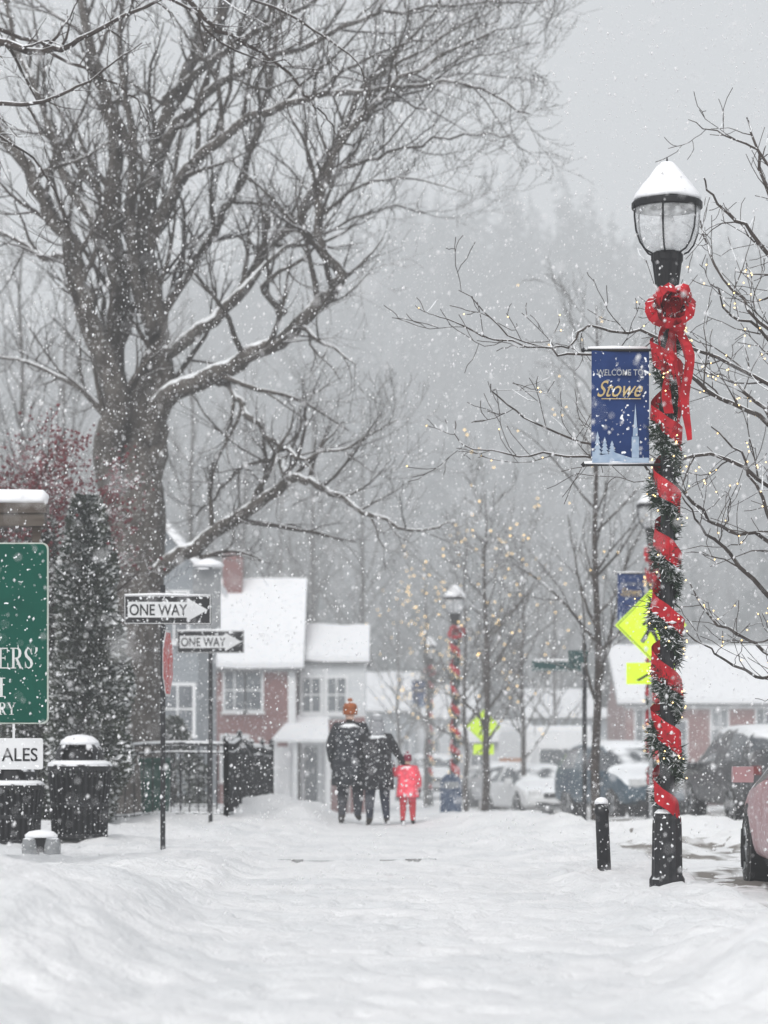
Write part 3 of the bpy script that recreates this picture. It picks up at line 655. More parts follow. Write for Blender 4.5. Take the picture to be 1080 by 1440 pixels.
def glyph(mb,ch,x0,z0,h,wd):
    y0,y1=-.0105,-.007
    def bx(a,b,c,d_): mb.box(x0+a*wd,x0+b*wd,y0,y1,z0+c*h,z0+d_*h)
    def st(pts,ws):
        pts=[Vector((x0+p[0]*wd,z0+p[1]*h)) for p in pts]
        for i in range(len(pts)-1):
            a,b=pts[i],pts[i+1]; n=(b-a).normalized(); e=n*.003; n=Vector((-n.y,n.x)); wa,wb=ws[i]*h,ws[i+1]*h; a=a-e;b=b+e; dy=.0002*(i%2)
            mb.prism([(a.x-n.x*wa,a.y-n.y*wa),(b.x-n.x*wb,b.y-n.y*wb),(b.x+n.x*wb,b.y+n.y*wb),(a.x+n.x*wa,a.y+n.y*wa)],y0-dy,y1)
    if ch=='E':
        bx(.14,.34,.045,.955); bx(0,.92,0,.05); bx(0,.88,.95,1); bx(.34,.68,.48,.53); bx(.85,.92,.05,.26); bx(.81,.88,.76,.95); bx(.63,.68,.4,.48); bx(.63,.68,.53,.61)
    if ch=='I': bx(.36,.64,.045,.955); bx(.1,.9,0,.045); bx(.1,.9,.955,1)
    if ch=='R':
        bx(.14,.33,.045,.955); bx(0,.47,0,.045); bx(0,.5,.95,1)
        st([(.5,.975),(.66,.95),(.76,.86),(.78,.74),(.74,.6),(.62,.51),(.34,.49)],[.022,.04,.062,.07,.062,.035,.022])
        st([(.5,.49),(.66,.26),(.82,.05)],[.05,.06,.055]); bx(.74,1.03,0,.045)
    if ch=='S':
        P=[(.78,.74),(.7,.9),(.5,.985),(.28,.92),(.17,.76),(.27,.6),(.5,.5),(.74,.38),(.84,.22),(.72,.07),(.48,.012),(.25,.08),(.14,.27)]
        st(P,[.018,.02,.022,.04,.06,.066,.07,.066,.06,.04,.022,.02,.018]); bx(.77,.82,.68,.98); bx(.1,.15,.02,.33)
    if ch=='Y':
        st([(.1,.97),(.5,.45)],[.06,.06]); st([(.9,.97),(.52,.45)],[.022,.022]); bx(.4,.6,.045,.48); bx(.22,.78,0,.045); bx(-.04,.34,.955,1); bx(.68,1.05,.955,1)
    if ch=="'":
        st([(.5,1.0),(.5,.86),(.25,.72)],[.055,.05,.015])
mb=MB()
zb=Z(940); h=Z(911)-zb
for ch,p0,p1 in (("E",-3,14),("R",15,33),("S",34,48),("'",47,57)):
    glyph(mb,ch,SX(p0),zb,h,SX(p1)-SX(p0)-.006)
zb=Z(980); h=Z(953)-zb
glyph(mb,'I',SX(-5),zb,h,SX(9)-SX(-5))
zb=Z(1005); h=Z(988)-zb
glyph(mb,'R',SX(-2),zb,h,SX(9)-SX(-2)); glyph(mb,'Y',SX(11),zb,h,SX(22)-SX(11))
mb.obj('sign_lettering',[mat('letter_white',(.62,.64,.63),rough=.6)],E)
mb=MB(); mb.box(-1.85,-.03,-.03,.14,Z(740),Z(722)); mb.box(-1.87,-.012,-.05,.16,Z(722)+.002,Z(708)); mb.box(-1.85,-1.7,-.02,.12,0,Z(722)); 
mb.box(-.14,-.07,.03,.08,Z(763),Z(740)); mb.box(-1.2,-1.1,.05,.12,0,Z(763)); mb.obj('sign_frame',[WOOD],E)
mb=MB()
P=smooth_path([Vector((-1.87,.055,Z(704))),Vector((-1.2,.055,Z(700))),Vector((-.5,.055,Z(701))),Vector((-.06,.055,Z(702)))],5)
mb.tube([Vector((-1.9,.055,Z(706)))]+P+[Vector((-.02,.055,Z(704)))],[.05]+[.085]*len(P)+[.055],12)
for i,v in enumerate(mb.v): mb.v[i]=(v[0],.055+(v[1]-.055)*1.15,Z(708)+max(0,(v[2]-Z(708)))*1.0)
mb.obj('sign_snow_cap',[SNOW],E,smooth=True)
mb=MB(); mb.prism(rrect(-1.6,-.045,Z(1082),Z(1038),.02),-.01,.015,0); mb.box(-1.5,-1.46,0,.01,Z(1038),Z(1018)); mb.box(-.3,-.28,0,.01,Z(1038),Z(1018)); mb.obj('lower_board',[SIGNW],E)
text('lower_text','ALES',.155,(-.085,-.014,Z(1070)),BLACKC,E,align='RIGHT',off=.001,sx=.92)

# ---------------------------------------------------------------- litter bins
def bin_(px,d,rad,h,seed):
    x=wx(px,d); E=empty('litter_bin',(x,d,H(x,d)-.03)); mb=MB()
    mb.lathe([(rad*.78,.06),(rad*.80,h*.62)],n=24,mi=1)
    for k in range(30):
        a=k/30*6.283; ca,sa=math.cos(a),math.sin(a); r0=rad*.86;r1=rad*1.0
        for (ra,rb,za,zb) in ((r0,rad*.9,.04,h*.35),(rad*.9,r1,h*.35,h*.7)):
            mb.tube([(ca*ra,sa*ra,za),(ca*rb,sa*rb,zb)],[.017,.017],4)
    for zz,rr in ((.05,rad*.87),(h*.35,rad*.91),(h*.7,rad*1.01)):
        mb.lathe([(rr,zz-.02),(rr+.012,zz-.02),(rr+.012,zz+.02),(rr,zz+.02)],n=24)
    mb.lathe([(rad*1.02,h*.7),(rad*1.08,h*.73),(rad*1.0,h*.76),(rad*.8,h*.78)],n=28)
    n=28; rows=[(.80,.77),(.79,.83),(.74,.89),(.62,.945),(.42,.985),(.2,.998),(.03,1.0)]
    i0=len(mb.v)
    for rr,hh in rows:
        for a in range(n): an=2*math.pi*a/n; mb.v.append((rad*rr*math.cos(an),rad*rr*math.sin(an),h*hh))
    for k in range(len(rows)-1):
        for a in range(n):
            ac=2*math.pi*(a+.5)/n; df=abs((ac-4.71+math.pi)%(2*math.pi)-math.pi)
            if k<3 and df<.75-.12*k: continue
            b_=(a+1)%n; mb.f.append((i0+k*n+a,i0+k*n+b_,i0+(k+1)*n+b_,i0+(k+1)*n+a)); mb.m.append(0)
    mb.lathe([(rad*.6,h*.76),(rad*.55,h*.9)],n=16,mi=1)
    mb.obj('bin_body',[BLACK,BLACKC],E)
    mb=MB(); mb.lathe([(rad*.66,h*.94),(rad*.6,h*.98),(rad*.42,h*1.02),(rad*.2,h*1.035),(.01,h*1.04)],n=24)
    mb.lathe([(rad*1.05,h*.742),(rad*1.02,h*.762),(rad*.93,h*.775),(rad*.82,h*.785)],n=28); mb.obj('bin_snow',[SNOW],E,smooth=True)
bin_(112,29.5,.345,1.14,1); bin_(18,29,.33,.92,2)
x=wx(58,26); E=empty('ground_floodlight',(x,26,H(x,26)-.02)); mb=MB()
for sx in (-1,1):
    mb.lathe([(.07,0),(.085,.03),(.09,.12),(.075,.19),(.04,.21)],(sx*.105,0,0),14)
mb.box(-.1,.1,-.05,.08,.06,.2,1); mb.box(-.08,.08,-.055,-.05,.08,.17,1)
mb.obj('floodlight_housing',[GREY,BLACKC],E,smooth=False)
mb=MB(); mb.lathe([(.16,.205),(.165,.23),(.12,.265),(.03,.28)],n=20); o=mb.obj('snow_cap',[SNOW],E,smooth=True); o.scale=(1,.6,1)

# ---------------------------------------------------------------- fence
def fence(p0,p1,h=1.0,post_h=1.1):
    E=empty('iron_fence',(0,0,0)); mb=MB(); a=Vector((p0[0],p0[1],0)); b_=Vector((p1[0],p1[1],0)); L_=(b_-a).length; n=int(L_/.125)
    zf=lambda q:-.0+.5*(H(q.x,q.y))
    for k in range(n+1):
        q=a.lerp(b_,k/n); z=zf(q); mb.tube([(q.x,q.y,z-.1),(q.x,q.y,z+h)],[.009,.009],4)
    for t in (.12,h-.12,h): 
        P=[a.lerp(b_,k/8) for k in range(9)]; mb.tube([(q.x,q.y,zf(q)+t) for q in P],[.018 if t<h else .022]*9,4)
    m=max(1,round(L_/2.0))
    for k in range(m+1):
        q=a.lerp(b_,k/m); z=zf(q); mb.box(q.x-.035,q.x+.035,q.y-.035,q.y+.035,z-.1,z+post_h); mb.octa((q.x,q.y,z+post_h+.04),.055)
    mb.obj('fence_panels',[BLACK],E)
    mb=MB(); mb.tube([(q.x,q.y,zf(q)+h+.025) for q in P],[.012]*9,6); mb.obj('rail_snow',[SNOW],E,smooth=True)
fence((wx(20,36),36),(wx(318,36.2),36.2),1.08,1.12)
fence((wx(318,36.2),36.2),(wx(382,45),45),1.1,1.15)
fence((wx(160,45),45),(wx(382,45),45),1.15,1.2)
x=wx(219,38); E=empty('recycling_bin',(x,38,H(x,38)-.02)); mb=MB(); mb.prism([(-.17,.0),(.17,0),(.21,.85),(-.21,.85)],-.2,.2,0); mb.box(-.23,.23,-.23,.23,.85,.92); mb.box(-.2,.2,-.25,-.23,.86,.9)
mb.obj('bin_body',[mat('bin_green',(.008,.07,.05),speck=.03,snow=.5)],E)
x=wx(634,60); E=empty('mailbox',(x,60,H(x,60)-.02)); mb=MB()
mb.prism([(-.24,.12),(.24,.12),(.24,.82)]+[(.24*math.cos(R(a)),.82+.24*math.sin(R(a))) for a in range(15,180,15)]+[(-.24,.82)],-.22,.22,0)
for sx in (-.2,.2):
    for sy in (-.18,.18): mb.box(sx-.025,sx+.025,sy-.025,sy+.025,0,.12)
mb.box(-.17,.17,-.235,-.22,.72,.86,1); mb.obj('mailbox_body',[mat('post_blue',(.012,.04,.10),snow=.45,speck=.06),GREY],E)

# ---------------------------------------------------------------- buildings
BR1=brick_mat('brick_red',(.20,.05,.045),(.15,.04,.038),(.22,.16,.15),4.2)
BR2=brick_mat('brick_dusty',(.23,.07,.065),(.18,.06,.055),(.26,.2,.18),4.2)
SIDE=mat('clapboard_white',(.62,.64,.65),(.56,.58,.6),scale=3,rough=.7,stretch=(.2,.2,5))
SIDEG=mat('clapboard_grey',(.24,.26,.28),(.2,.22,.24),scale=3,rough=.7,stretch=(.2,.2,5))
SHING=mat('roof_shingle',(.12,.12,.125),rough=.9)
def window(mb,x,y,z,w_,h,wi,gi,cols=2,rows=2):
    t=.07; mb.box(x-w_/2-t,x+w_/2+t,y-.05,y,z-t,z+h+t,wi); mb.box(x-w_/2,x+w_/2,y-.06,y-.052,z,z+h,gi)
    for c in range(1,cols): mb.box(x-w_/2+w_*c/cols-.02,x-w_/2+w_*c/cols+.02,y-.075,y-.062,z,z+h,wi)
    for c in range(1,rows): mb.box(x-w_/2,x+w_/2,y-.08,y-.076,z+h*c/rows-.02,z+h*c/rows+.02,wi)
    mb.box(x-w_/2-.12,x+w_/2+.12,y-.13,y-.082,z-t-.06,z-t,wi)
def gable_x(E,x0,x1,y0,y1,z0,ze,zr,wall,over=.25,th=.16):
    ym=(y0+y1)/2; mb=MB(); mb.box(x0,x1,y0,y1,z0,ze)
    for xa in (x0,x1):
        mb.face([(xa,y0,ze),(xa,y1,ze),(xa,ym,zr)] if xa==x1 else [(xa,y0,ze),(xa,ym,zr),(xa,y1,ze)])
    mb.obj('walls',[wall],E)
    sl=(zr-ze)/(ym-y0); 
    for nm,t0,t1,m_ in (('roof',.02,.10,SHING),('roof_snow',.102,.102+th,SNOW)):
        mb=MB(); ov=over if nm=='roof' else over-.02; ya=y0-ov; yb=y1+ov; za=ze-sl*ov; n=14
        for i in range(n):
            xa=x0-ov+(x1-x0+2*ov)*i/n; xb=x0-ov+(x1-x0+2*ov)*(i+1)/n
            def q(x_,yy,zz,t): 
                k=0 if nm=='roof' else .06*noise.noise(Vector((x_*1.3,yy,zz)))
                return (x_,yy,zz+t+k)
            mb.face([q(xa,ya,za,t1),q(xb,ya,za,t1),q(xb,ym,zr,t1),q(xa,ym,zr,t1)])
            mb.face([q(xa,ym,zr,t1),q(xb,ym,zr,t1),q(xb,yb,za,t1),q(xa,yb,za,t1)])
            mb.face([q(xa,ya,za,t0),q(xb,ya,za,t0),q(xb,ya,za,t1),q(xa,ya,za,t1)])
            mb.face([q(xa,ya,za,t0),q(xa,ym,zr,t0),q(xb,ym,zr,t0),q(xb,ya,za,t0)])
        for xa in (x0-ov,x1+ov):
            mb.face([(xa,ya,za+t0),(xa,ym,zr+t0),(xa,ym,zr+t1),(xa,ya,za+t1)]); mb.face([(xa,yb,za+t0),(xa,ym,zr+t0),(xa,ym,zr+t1),(xa,yb,za+t1)])
        mb.obj(nm,[m_],E)
gzr=-.75
E=empty('brick_house')
X=lambda px:wx(px,75); Zc=lambda py:wz(py,75)
gable_x(E,X(150),X(416),75,81,gzr,Zc(936),Zc(816),BR1)
mb=MB(); y=75
window(mb,X(330),y,Zc(998),.55,1.1,0,1); window(mb,X(357),y,Zc(998),.42,1.1,0,1,1,2)
window(mb,X(265),y,Zc(1000),.7,1.1,0,1); window(mb,X(205),y,Zc(1000),.7,1.1,0,1)
window(mb,X(330),y,Zc(1095),.7,1.2,0,1); window(mb,X(265),y,Zc(1095),.7,1.2,0,1)
mb.box(X(148),X(418),y-.06,y-.002,Zc(945),Zc(934),0); mb.box(X(405),X(416),y-.05,y-.002,gzr,Zc(945)-.003,0)
mb.box(X(306),X(334),77.4,78.2,5.0,Zc(768),2); mb.box(X(304),X(336),77.35,78.25,Zc(768)+.003,Zc(765),3)
mb.obj('windows_and_chimney',[WHITE,GLASSD,BR1,SNOW],E)
E=empty('white_porch_house')
gable_x(E,X(422),X(513),75.6,80,gzr,Zc(932),Zc(884),SIDE,.15)
mb=MB(); y=75.6
window(mb,X(437),y,Zc(1000),.5,.95,0,1); window(mb,X(473),y,Zc(1000),.5,.95,0,1)
mb.box(X(455),X(459),y-.07,y-.002,gzr,Zc(940),0); mb.box(X(492),X(513),y-.08,y-.002,gzr,Zc(1008),2)
mb.box(X(422),X(452),y-.04,y-.002,gzr,Zc(1042),3); mb.box(X(428),X(446),y-.06,y-.042,gzr+.2,Zc(1050),1)
mb.box(X(460),X(489),y-.05,y-.002,gzr,Zc(1012),2)
window(mb,X(475),y-.05,Zc(1090),.35,.9,0,1)
for px in (386,414,460): mb.box(X(px),X(px)+.12,74.0,74.12,gzr,Zc(1040),0)
mb.face([(X(384),73.8,Zc(1040)),(X(464),73.8,Zc(1040)),(X(461),75.55,Zc(1006)),(X(410),75.55,Zc(1006))],4)
mb.face([(X(384),73.8,Zc(1044)),(X(464),73.8,Zc(1044)),(X(464),73.8,Zc(1040)),(X(384),73.8,Zc(1040))],0)
mb.box(X(390),X(408),74.85,74.95,gzr,Zc(1050),0)
mb.obj('windows_and_porch',[WHITE,GLASSD,BR1,SIDE,SNOW],E)
E=empty('grey_gabled_house'); d=62; X6=lambda px:wx(px,62); Z6=lambda py:wz(py,62)
mb=MB(); xm=X6(205); xa,xb=X6(135),X6(278); zr_,ze_=Z6(715),Z6(800)
mb.prism([(xa,-.7),(xb,-.7),(xb,ze_),(xm,zr_),(xa,ze_)],62,69); mb.obj('walls',[SIDEG],E)
mb=MB()
for (a,b_,s) in (((xm,zr_),(xb+.25,ze_-.3),1),((xa-.25,ze_-.3),(xm,zr_),-1)):
    mb.prism([(a[0],a[1]+.03),(b_[0],b_[1]+.03),(b_[0],b_[1]+.26),(a[0],a[1]+.28)],61.6,69.4)
mb.obj('roof_snow',[SNOW],E)
mb=MB(); window(mb,X6(210),62,Z6(790),.6,.8,0,1); window(mb,X6(245),62,Z6(900),.6,1.1,0,1); window(mb,X6(250),62,Z6(1030),.7,1.1,0,1); mb.obj('windows',[WHITE,GLASSD],E)
E=empty('brick_commercial_building'); X9=lambda px:wx(px,95); Z9=lambda py:wz(py,95)
gable_x(E,X9(880),X9(1250),95,103,gzr,Z9(987),Z9(912),BR2,.35,.2)
mb=MB()
for px in (905,1012,1075,1130): window(mb,X9(px),95,Z9(1050),.55,1.35,0,1)
window(mb,X9(955),95,Z9(1100),.5,2.2,0,1,1,3); mb.box(X9(985),X9(1035),94.95,94.998,gzr,Z9(1062),0); mb.box(X9(992),X9(1026),94.93,94.948,gzr+.5,Z9(1068),1)
mb.box(X9(878),X9(1252),94.9,94.99,Z9(997),Z9(988),0); mb.obj('windows',[WHITE,GLASSD],E)
mb=MB(); mb.prism([(X9(1040),gzr),(X9(1058),gzr),(X9(1058),Z9(1080)),(X9(1049),Z9(1070)),(X9(1040),Z9(1080))],93.8,94); mb.obj('notice_board',[mat('notice_red',(.35,.06,.06))],E)
for nm,px0,px1,d,e_,r_,wl in (('shop_building',512,585,125,1000,950,SIDEG),('shop_building',590,668,135,1010,968,SIDE),('shop_building',650,742,100,1046,1022,SIDE),('shop_building',745,872,120,1010,975,SIDEG),('farm_house',30,150,90,905,830,SIDE)):
    E=empty(nm); gable_x(E,wx(px0,d),wx(px1,d),d,d+8,gzr,wz(e_,d),wz(r_,d),wl,.3,.2)
    mb=MB(); n=max(2,int((wx(px1,d)-wx(px0,d))/1.5)); 
    for k in range(n):
        window(mb,wx(px0,d)+(wx(px1,d)-wx(px0,d))*(k+.5)/n,d,.6,.6,1.1,0,1)
    mb.obj('windows',[WHITE,GLASSD],E)

# ---------------------------------------------------------------- cars
RUB=mat('tyre_rubber',(.02,.02,.02),(.04,.04,.04),rough=.9,snow=.75,speck=.05)
CGL=mat('car_glass',(.03,.037,.045),(.07,.08,.09),scale=2,rough=.1,spec=.7,snow=.80,speck=.02)
LMP=mat('car_headlight',(.65,.66,.66),rough=.1); TLM=mat('tail_light',(.16,.015,.015),rough=.2)
def car(x,y,yaw,paint,kind='sedan',name='parked_car'):
    E=empty(name,(x,y,H(x,y)-.02),(0,0,yaw)); 
    if kind=='sedan':
        S=[(-2.32,.70,.36,.62,.70,.6),(-2.25,.84,.28,.86,.95,.72),(-1.75,.90,.22,.93,1.04,.74),(-1.62,.905,.22,.94,1.08,.72),(-1.0,.91,.22,.95,1.42,.60),(-.55,.91,.22,.95,1.46,.60),(-.48,.91,.22,.95,1.465,.60),(.25,.91,.22,.94,1.45,.60),(.50,.91,.22,.94,1.38,.60),(1.18,.905,.22,.92,1.0,.74),(1.3,.905,.22,.91,.97,.76),(2.0,.88,.24,.80,.86,.72),(2.24,.82,.3,.68,.73,.62),(2.32,.68,.36,.56,.58,.5)]
    else:
        S=[(-2.30,.74,.42,.72,.85,.66),(-2.26,.86,.36,.98,1.15,.78),(-2.2,.91,.30,1.03,1.25,.76),(-1.95,.92,.3,1.06,1.66,.66),(-1.2,.93,.3,1.06,1.72,.66),(-1.12,.93,.3,1.06,1.725,.66),(-.2,.93,.3,1.05,1.73,.66),(.35,.93,.3,1.04,1.69,.65),(.50,.93,.3,1.04,1.62,.64),(1.12,.92,.3,1.02,1.13,.78),(1.25,.92,.3,1.01,1.09,.78),(1.95,.90,.32,.93,1.0,.74),(2.2,.85,.36,.8,.86,.66),(2.28,.7,.42,.66,.68,.55)]
    mb=MB(); npt=14
    for (yy,w_,zb,zs,zt,wr) in S:
        pr=[(w_*.86,zb),(w_*.97,zb+.08),(w_,zb+(zs-zb)*.5),(w_*.985,zs),(wr+.02,zt-.05),(wr*.86,zt),(wr*.4,zt+.012)]
        for p in pr: mb.v.append((p[0],yy,p[1]))
        for p in pr[::-1]: mb.v.append((-p[0],yy,p[1]))
    n=len(S)
    for i in range(n-1):
        for j in range(npt):
            k=(j+1)%npt; mi=0
            side=(j==3 or j==9); 
            if side and i in (3,4,6,7) : mi=1
            ws=(8,) ; rw=(3,) if kind=='sedan' else (2,)
            if j in (4,5,6,7,8) and (i in ws or i in rw) : mi=1
            if side and i in (8,) : mi=1
            mb.f.append((i*npt+j,i*npt+k,(i+1)*npt+k,(i+1)*npt+j)); mb.m.append(mi)
    mb.f.append(tuple(range(npt))); mb.m.append(0); mb.f.append(tuple((n-1)*npt+k for k in range(npt-1,-1,-1))); mb.m.append(0)
    o=mb.obj('body',[paint,CGL],E,smooth=True); sm=o.modifiers.new('s','SUBSURF'); sm.levels=2; sm.render_levels=2
    bm=bmesh.new(); bm.from_mesh(o.data); bmesh.ops.recalc_face_normals(bm,faces=bm.faces); bm.to_mesh(o.data); bm.free()
    mb=MB(); wr_=.33 if kind=='sedan' else .36
    for sy in (-1.38,1.38):
        for sx in (-1,1):
            xo=sx*.915; xi=sx*.68
            mb.tube([(xi,sy,wr_),(xo-sx*.02,sy,wr_),(xo,sy,wr_)],[wr_,wr_,wr_-.03],24,0); mb.tube([(xo-sx*.01,sy,wr_),(xo+sx*.006,sy,wr_)],[wr_*.6,wr_*.58],18,1)
            for k in range(5):
                a=k*1.2566; mb.tube([(xo+sx*.008,sy,wr_),(xo+sx*.008,sy+math.cos(a)*wr_*.55,wr_+math.sin(a)*wr_*.55)],[.03,.02],4,2)
            mb.tube([(xi,sy,wr_+.02),(sx*.895,sy,wr_+.02)],[wr_+.06,wr_+.06],24,2)
    mb.obj('wheels',[RUB,GREY,BLACKC],E)
    zh=.62 if kind=='sedan' else .76
    mb=MB()
    for sx in (-1,1):
        mb.box(sx*.62-.16,sx*.62+.16,2.14,2.27,zh,zh+.14,0); mb.box(sx*.70-.09,sx*.70+.09,-2.29,-2.18,zh+.1,zh+.25,1)
        mb.box(sx*.98-.09,sx*.98+.09,.85,1.0,.93,1.07,2); mb.tube([(sx*.88,.93,.97),(sx*.98,.93,.98)],[.03,.03],5,2)
    mb.box(-.4,.4,2.22,2.325,zh-.06,zh+.07,3); mb.box(-.6,.6,2.2,2.31,.32,.45,3); mb.box(-.22,.22,-2.34,-2.29,.6,.74,4); mb.box(-.7,.7,-2.33,-2.25,.33,.42,3)
    mb.obj('lights_and_trim',[LMP,TLM,paint,BLACKC,WHITE],E)
    return E
pw=mat('car_paint_white',(.62,.63,.63),(.66,.67,.68),scale=2,rough=.3,snow=.45,speck=.02)
pb=mat('car_paint_blue',(.022,.055,.085),(.04,.08,.11),scale=2,rough=.3,snow=.55,speck=.02)
pr_=mat('car_paint_red',(.38,.19,.20),(.50,.36,.38),scale=3,rough=.4,snow=.5,speck=.07)
pr2=mat('car_paint_dark_red',(.16,.05,.05),(.25,.14,.14),scale=3,rough=.4,snow=.5,speck=.07)
pk=mat('car_paint_black',(.025,.027,.03),(.05,.05,.055),scale=2,rough=.3,snow=.5,speck=.03)
ps=mat('car_paint_silver',(.35,.36,.37),(.45,.46,.47),scale=2,rough=.3,snow=.45,speck=.03)
def cx(px,d): return wx(px,d)
car(cx(757,69),71,R(180+13),pw,'sedan'); car(cx(718,80),82,R(180+10),ps,'sedan'); car(cx(893,56),58,R(180+16),pb,'suv')
car(4.13,22.4,R(-2),pr_,'sedan'); car(cx(1078,46),47,R(8),pk,'suv'); car(cx(990,75),76,R(90),pr2,'sedan'); car(cx(610,100),100,R(185),ps,'suv')
x=cx(787,86); E=empty('delivery_van',(x,86,H(x,86)),(0,0,R(8))); mb=MB()
mb.box(-1.1,1.1,0,5,.45,2.45,0); mb.prism([(-1.0,.4),(1.0,.4),(1.0,1.35),(.9,1.95),(-.9,1.95),(-1.0,1.35)],-1.1,0-.003,0); mb.box(-.88,.88,-1.12,-1.102,1.25,1.85,1); mb.box(-1.11,-1.102,0.3,4.8,1.3,1.55,2); mb.box(-1.0,1.0,-1.125,-1.103,.98,1.12,2)
for sx in (-.85,.85): mb.box(sx-.12,sx+.12,-1.13,-1.103,.7,.88,4)
for sx in (-.9,.9):
    for sy in (-.4,3.8): mb.tube([(sx-.12,sy,.38),(sx+.12,sy,.38)],[.38,.38],18,3)
mb.obj('van_body',[WHITE,CGL,mat('stripe_orange',(.5,.18,.05)),RUB,LMP],E)
mb=MB(); mb.box(-1.05,1.05,.05,4.95,2.453,2.62); mb.obj('roof_snow',[SNOW],E)

# ---------------------------------------------------------------- people
def person(name,x,y,Ht,yaw,coat,trouser,split,legs,arms,hat,hem=.55,puff=1.0,coatlen=.62,lean=.0,handcol=None,shoulder=.2):
    s=Ht/1.75; z0=H(x,y)-.015; E=empty(name,(x,y,z0),(0,0,yaw)); E.scale=(s,s,s)
    m=bpy.data.materials.new(name+'_clothes'); m.use_nodes=True; N=m.node_tree.nodes; L=m.node_tree.links; b=N['Principled BSDF']; b.inputs['Roughness'].default_value=.85
    tc=N.new('ShaderNodeTexCoord'); sp=N.new('ShaderNodeSeparateXYZ'); L.new(tc.outputs['Object'],sp.inputs[0])
    mr=N.new('ShaderNodeMapRange'); mr.inputs[2].default_value=1.8; L.new(sp.outputs[2],mr.inputs[0]); cr=N.new('ShaderNodeValToRGB'); cr.color_ramp.interpolation='CONSTANT'
    e=cr.color_ramp.elements; e[0].position=0; e[0].color=(.03,.025,.02,1); e[1].position=.14/1.8; e[1].color=(*trouser,1)
    q=e.new(split/1.8); q.color=(*coat,1); q=e.new(1.515/1.8); q.color=(.5,.33,.26,1); L.new(mr.outputs[0],cr.inputs[0])
    no=N.new('ShaderNodeTexNoise'); no.inputs['Scale'].default_value=22; g=N.new('ShaderNodeNewGeometry'); L.new(g.outputs['Position'],no.inputs['Vector'])
    sm=N.new('ShaderNodeMapRange'); sm.inputs[1].default_value=.66; sm.inputs[2].default_value=.74; sm.inputs[4].default_value=.7; L.new(no.outputs[0],sm.inputs[0])
    mx=N.new('ShaderNodeMix'); mx.data_type='RGBA'; L.new(sm.outputs[0],mx.inputs[0]); L.new(cr.outputs[0],mx.inputs[6]); mx.inputs[7].default_value=(.6,.62,.65,1); L.new(mx.outputs[2],b.inputs['Base Color'])
    f=lean
    J={'pel':((0,0,.93),.16*puff,.13*puff),'sp':((0,f*.3,1.13),.165*puff,.13*puff),'ch':((0,f*.7,1.33),.185*puff,.14*puff),'nb':((0,f,1.47),.085,.08),'nk':((0,f*1.1,1.53),.06,.06),'hd':((0,f*1.2+.015,1.60),.078,.088),'ht':((0,f*1.2+.02,1.69),.07,.08)}
    Ed=[('pel','sp'),('sp','ch'),('ch','nb'),('nb','nk'),('nk','hd'),('hd','ht')]
    for sd,sx in (('L',-1),('R',1)):
        kn,an=legs[sd]
        J['hip'+sd]=((sx*.1,0,.86),.11*puff,.11*puff); J['kn'+sd]=(kn,.078*puff,.08*puff); J['an'+sd]=(an,.055,.055); J['to'+sd]=((an[0]+sx*.02,an[1]+.17,an[2]-.045),.045,.035)
        Ed+=[('pel','hip'+sd),('hip'+sd,'kn'+sd),('kn'+sd,'an'+sd),('an'+sd,'to'+sd)]
        el,wr=arms[sd]
        J['sh'+sd]=((sx*shoulder,f,1.41),.085*puff,.085*puff); J['el'+sd]=(el,.062*puff,.062*puff); J['wr'+sd]=(wr,.04*puff,.04*puff)
        Ed+=[('ch','sh'+sd),('sh'+sd,'el'+sd),('el'+sd,'wr'+sd)]
    ks=list(J); me=bpy.data.meshes.new('body'); me.from_pydata([J[k][0] for k in ks],[(ks.index(a),ks.index(b_)) for a,b_ in Ed],[]); me.materials.append(m)
    o=bpy.data.objects.new('body',me); scene.collection.objects.link(o); o.parent=E
    sk=o.modifiers.new('skin','SKIN'); sk.use_smooth_shade=True
    for i,k in enumerate(ks):
        v=me.skin_vertices[0].data[i]; v.radius=(J[k][1],J[k][2]); v.use_root=(k=='pel')
    su=o.modifiers.new('sub','SUBSURF'); su.levels=2; su.render_levels=2
    mb=MB(); n=28; prof=[(1.47,.09,.085,1.0),(1.43,.17,.12,.95),(1.36,.215,.155,.75),(1.2,.205,.155,.4),(1.05,.20,.155,.12),(.93,.215,.17,0),(.8,.225,.18,0),(coatlen,.235,.19,0),(coatlen-.01,.215,.17,0)]
    for zz,rx,ry,lf in prof:
        for a in range(n):
            an=a/n*6.283; fold=1+.04*math.sin(an*5+zz*4)*(1.2-zz)+.03*noise.noise(Vector((math.cos(an)*2,math.sin(an)*2,zz*5)))
            mb.v.append((rx*puff*math.cos(an)*fold,f*lf+ry*puff*math.sin(an)*fold,zz))
    for k in range(len(prof)-1):
        for a in range(n):
            b_=(a+1)%n; mb.f.append((k*n+a,(k+1)*n+a,(k+1)*n+b_,k*n+b_)); mb.m.append(0)
    mb.f.append(tuple(range(n))); mb.m.append(0)
    mb.obj('coat',[mat(name+str(int(x*100))+'_coat',coat,tuple(c*1.6+.01 for c in coat),scale=9,rough=.9,snow=.66,speck=.04)],E,smooth=True)
    hy=f*1.2+.015; mb=MB(); hc,hk=hat
    mb.lathe([(.102,1.60),(.106,1.63),(.108,1.66),(.1,1.70),(.105,1.705),(.095,1.745),(.06,1.785),(.01,1.80)],(0,hy,0),20)
    if hk=='hood': mb.lathe([(.13,1.45),(.135,1.5),(.122,1.56),(.12,1.62),(.122,1.66)],(0,hy-.02,0),20)
    if hk=='pom':
        mb.lathe([(.01,1.785),(.03,1.79),(.042,1.815),(.03,1.845),(.008,1.855)],(0,hy,0),12)
    mb.obj('hat',[mat(name+str(int(x*100))+'_hat',hc,tuple(c*.7 for c in hc),scale=30,rough=.95,snow=.7,bump=.5)],E,smooth=True)
    SK=mat('skin',(.5,.32,.25),rough=.6); mb=MB()
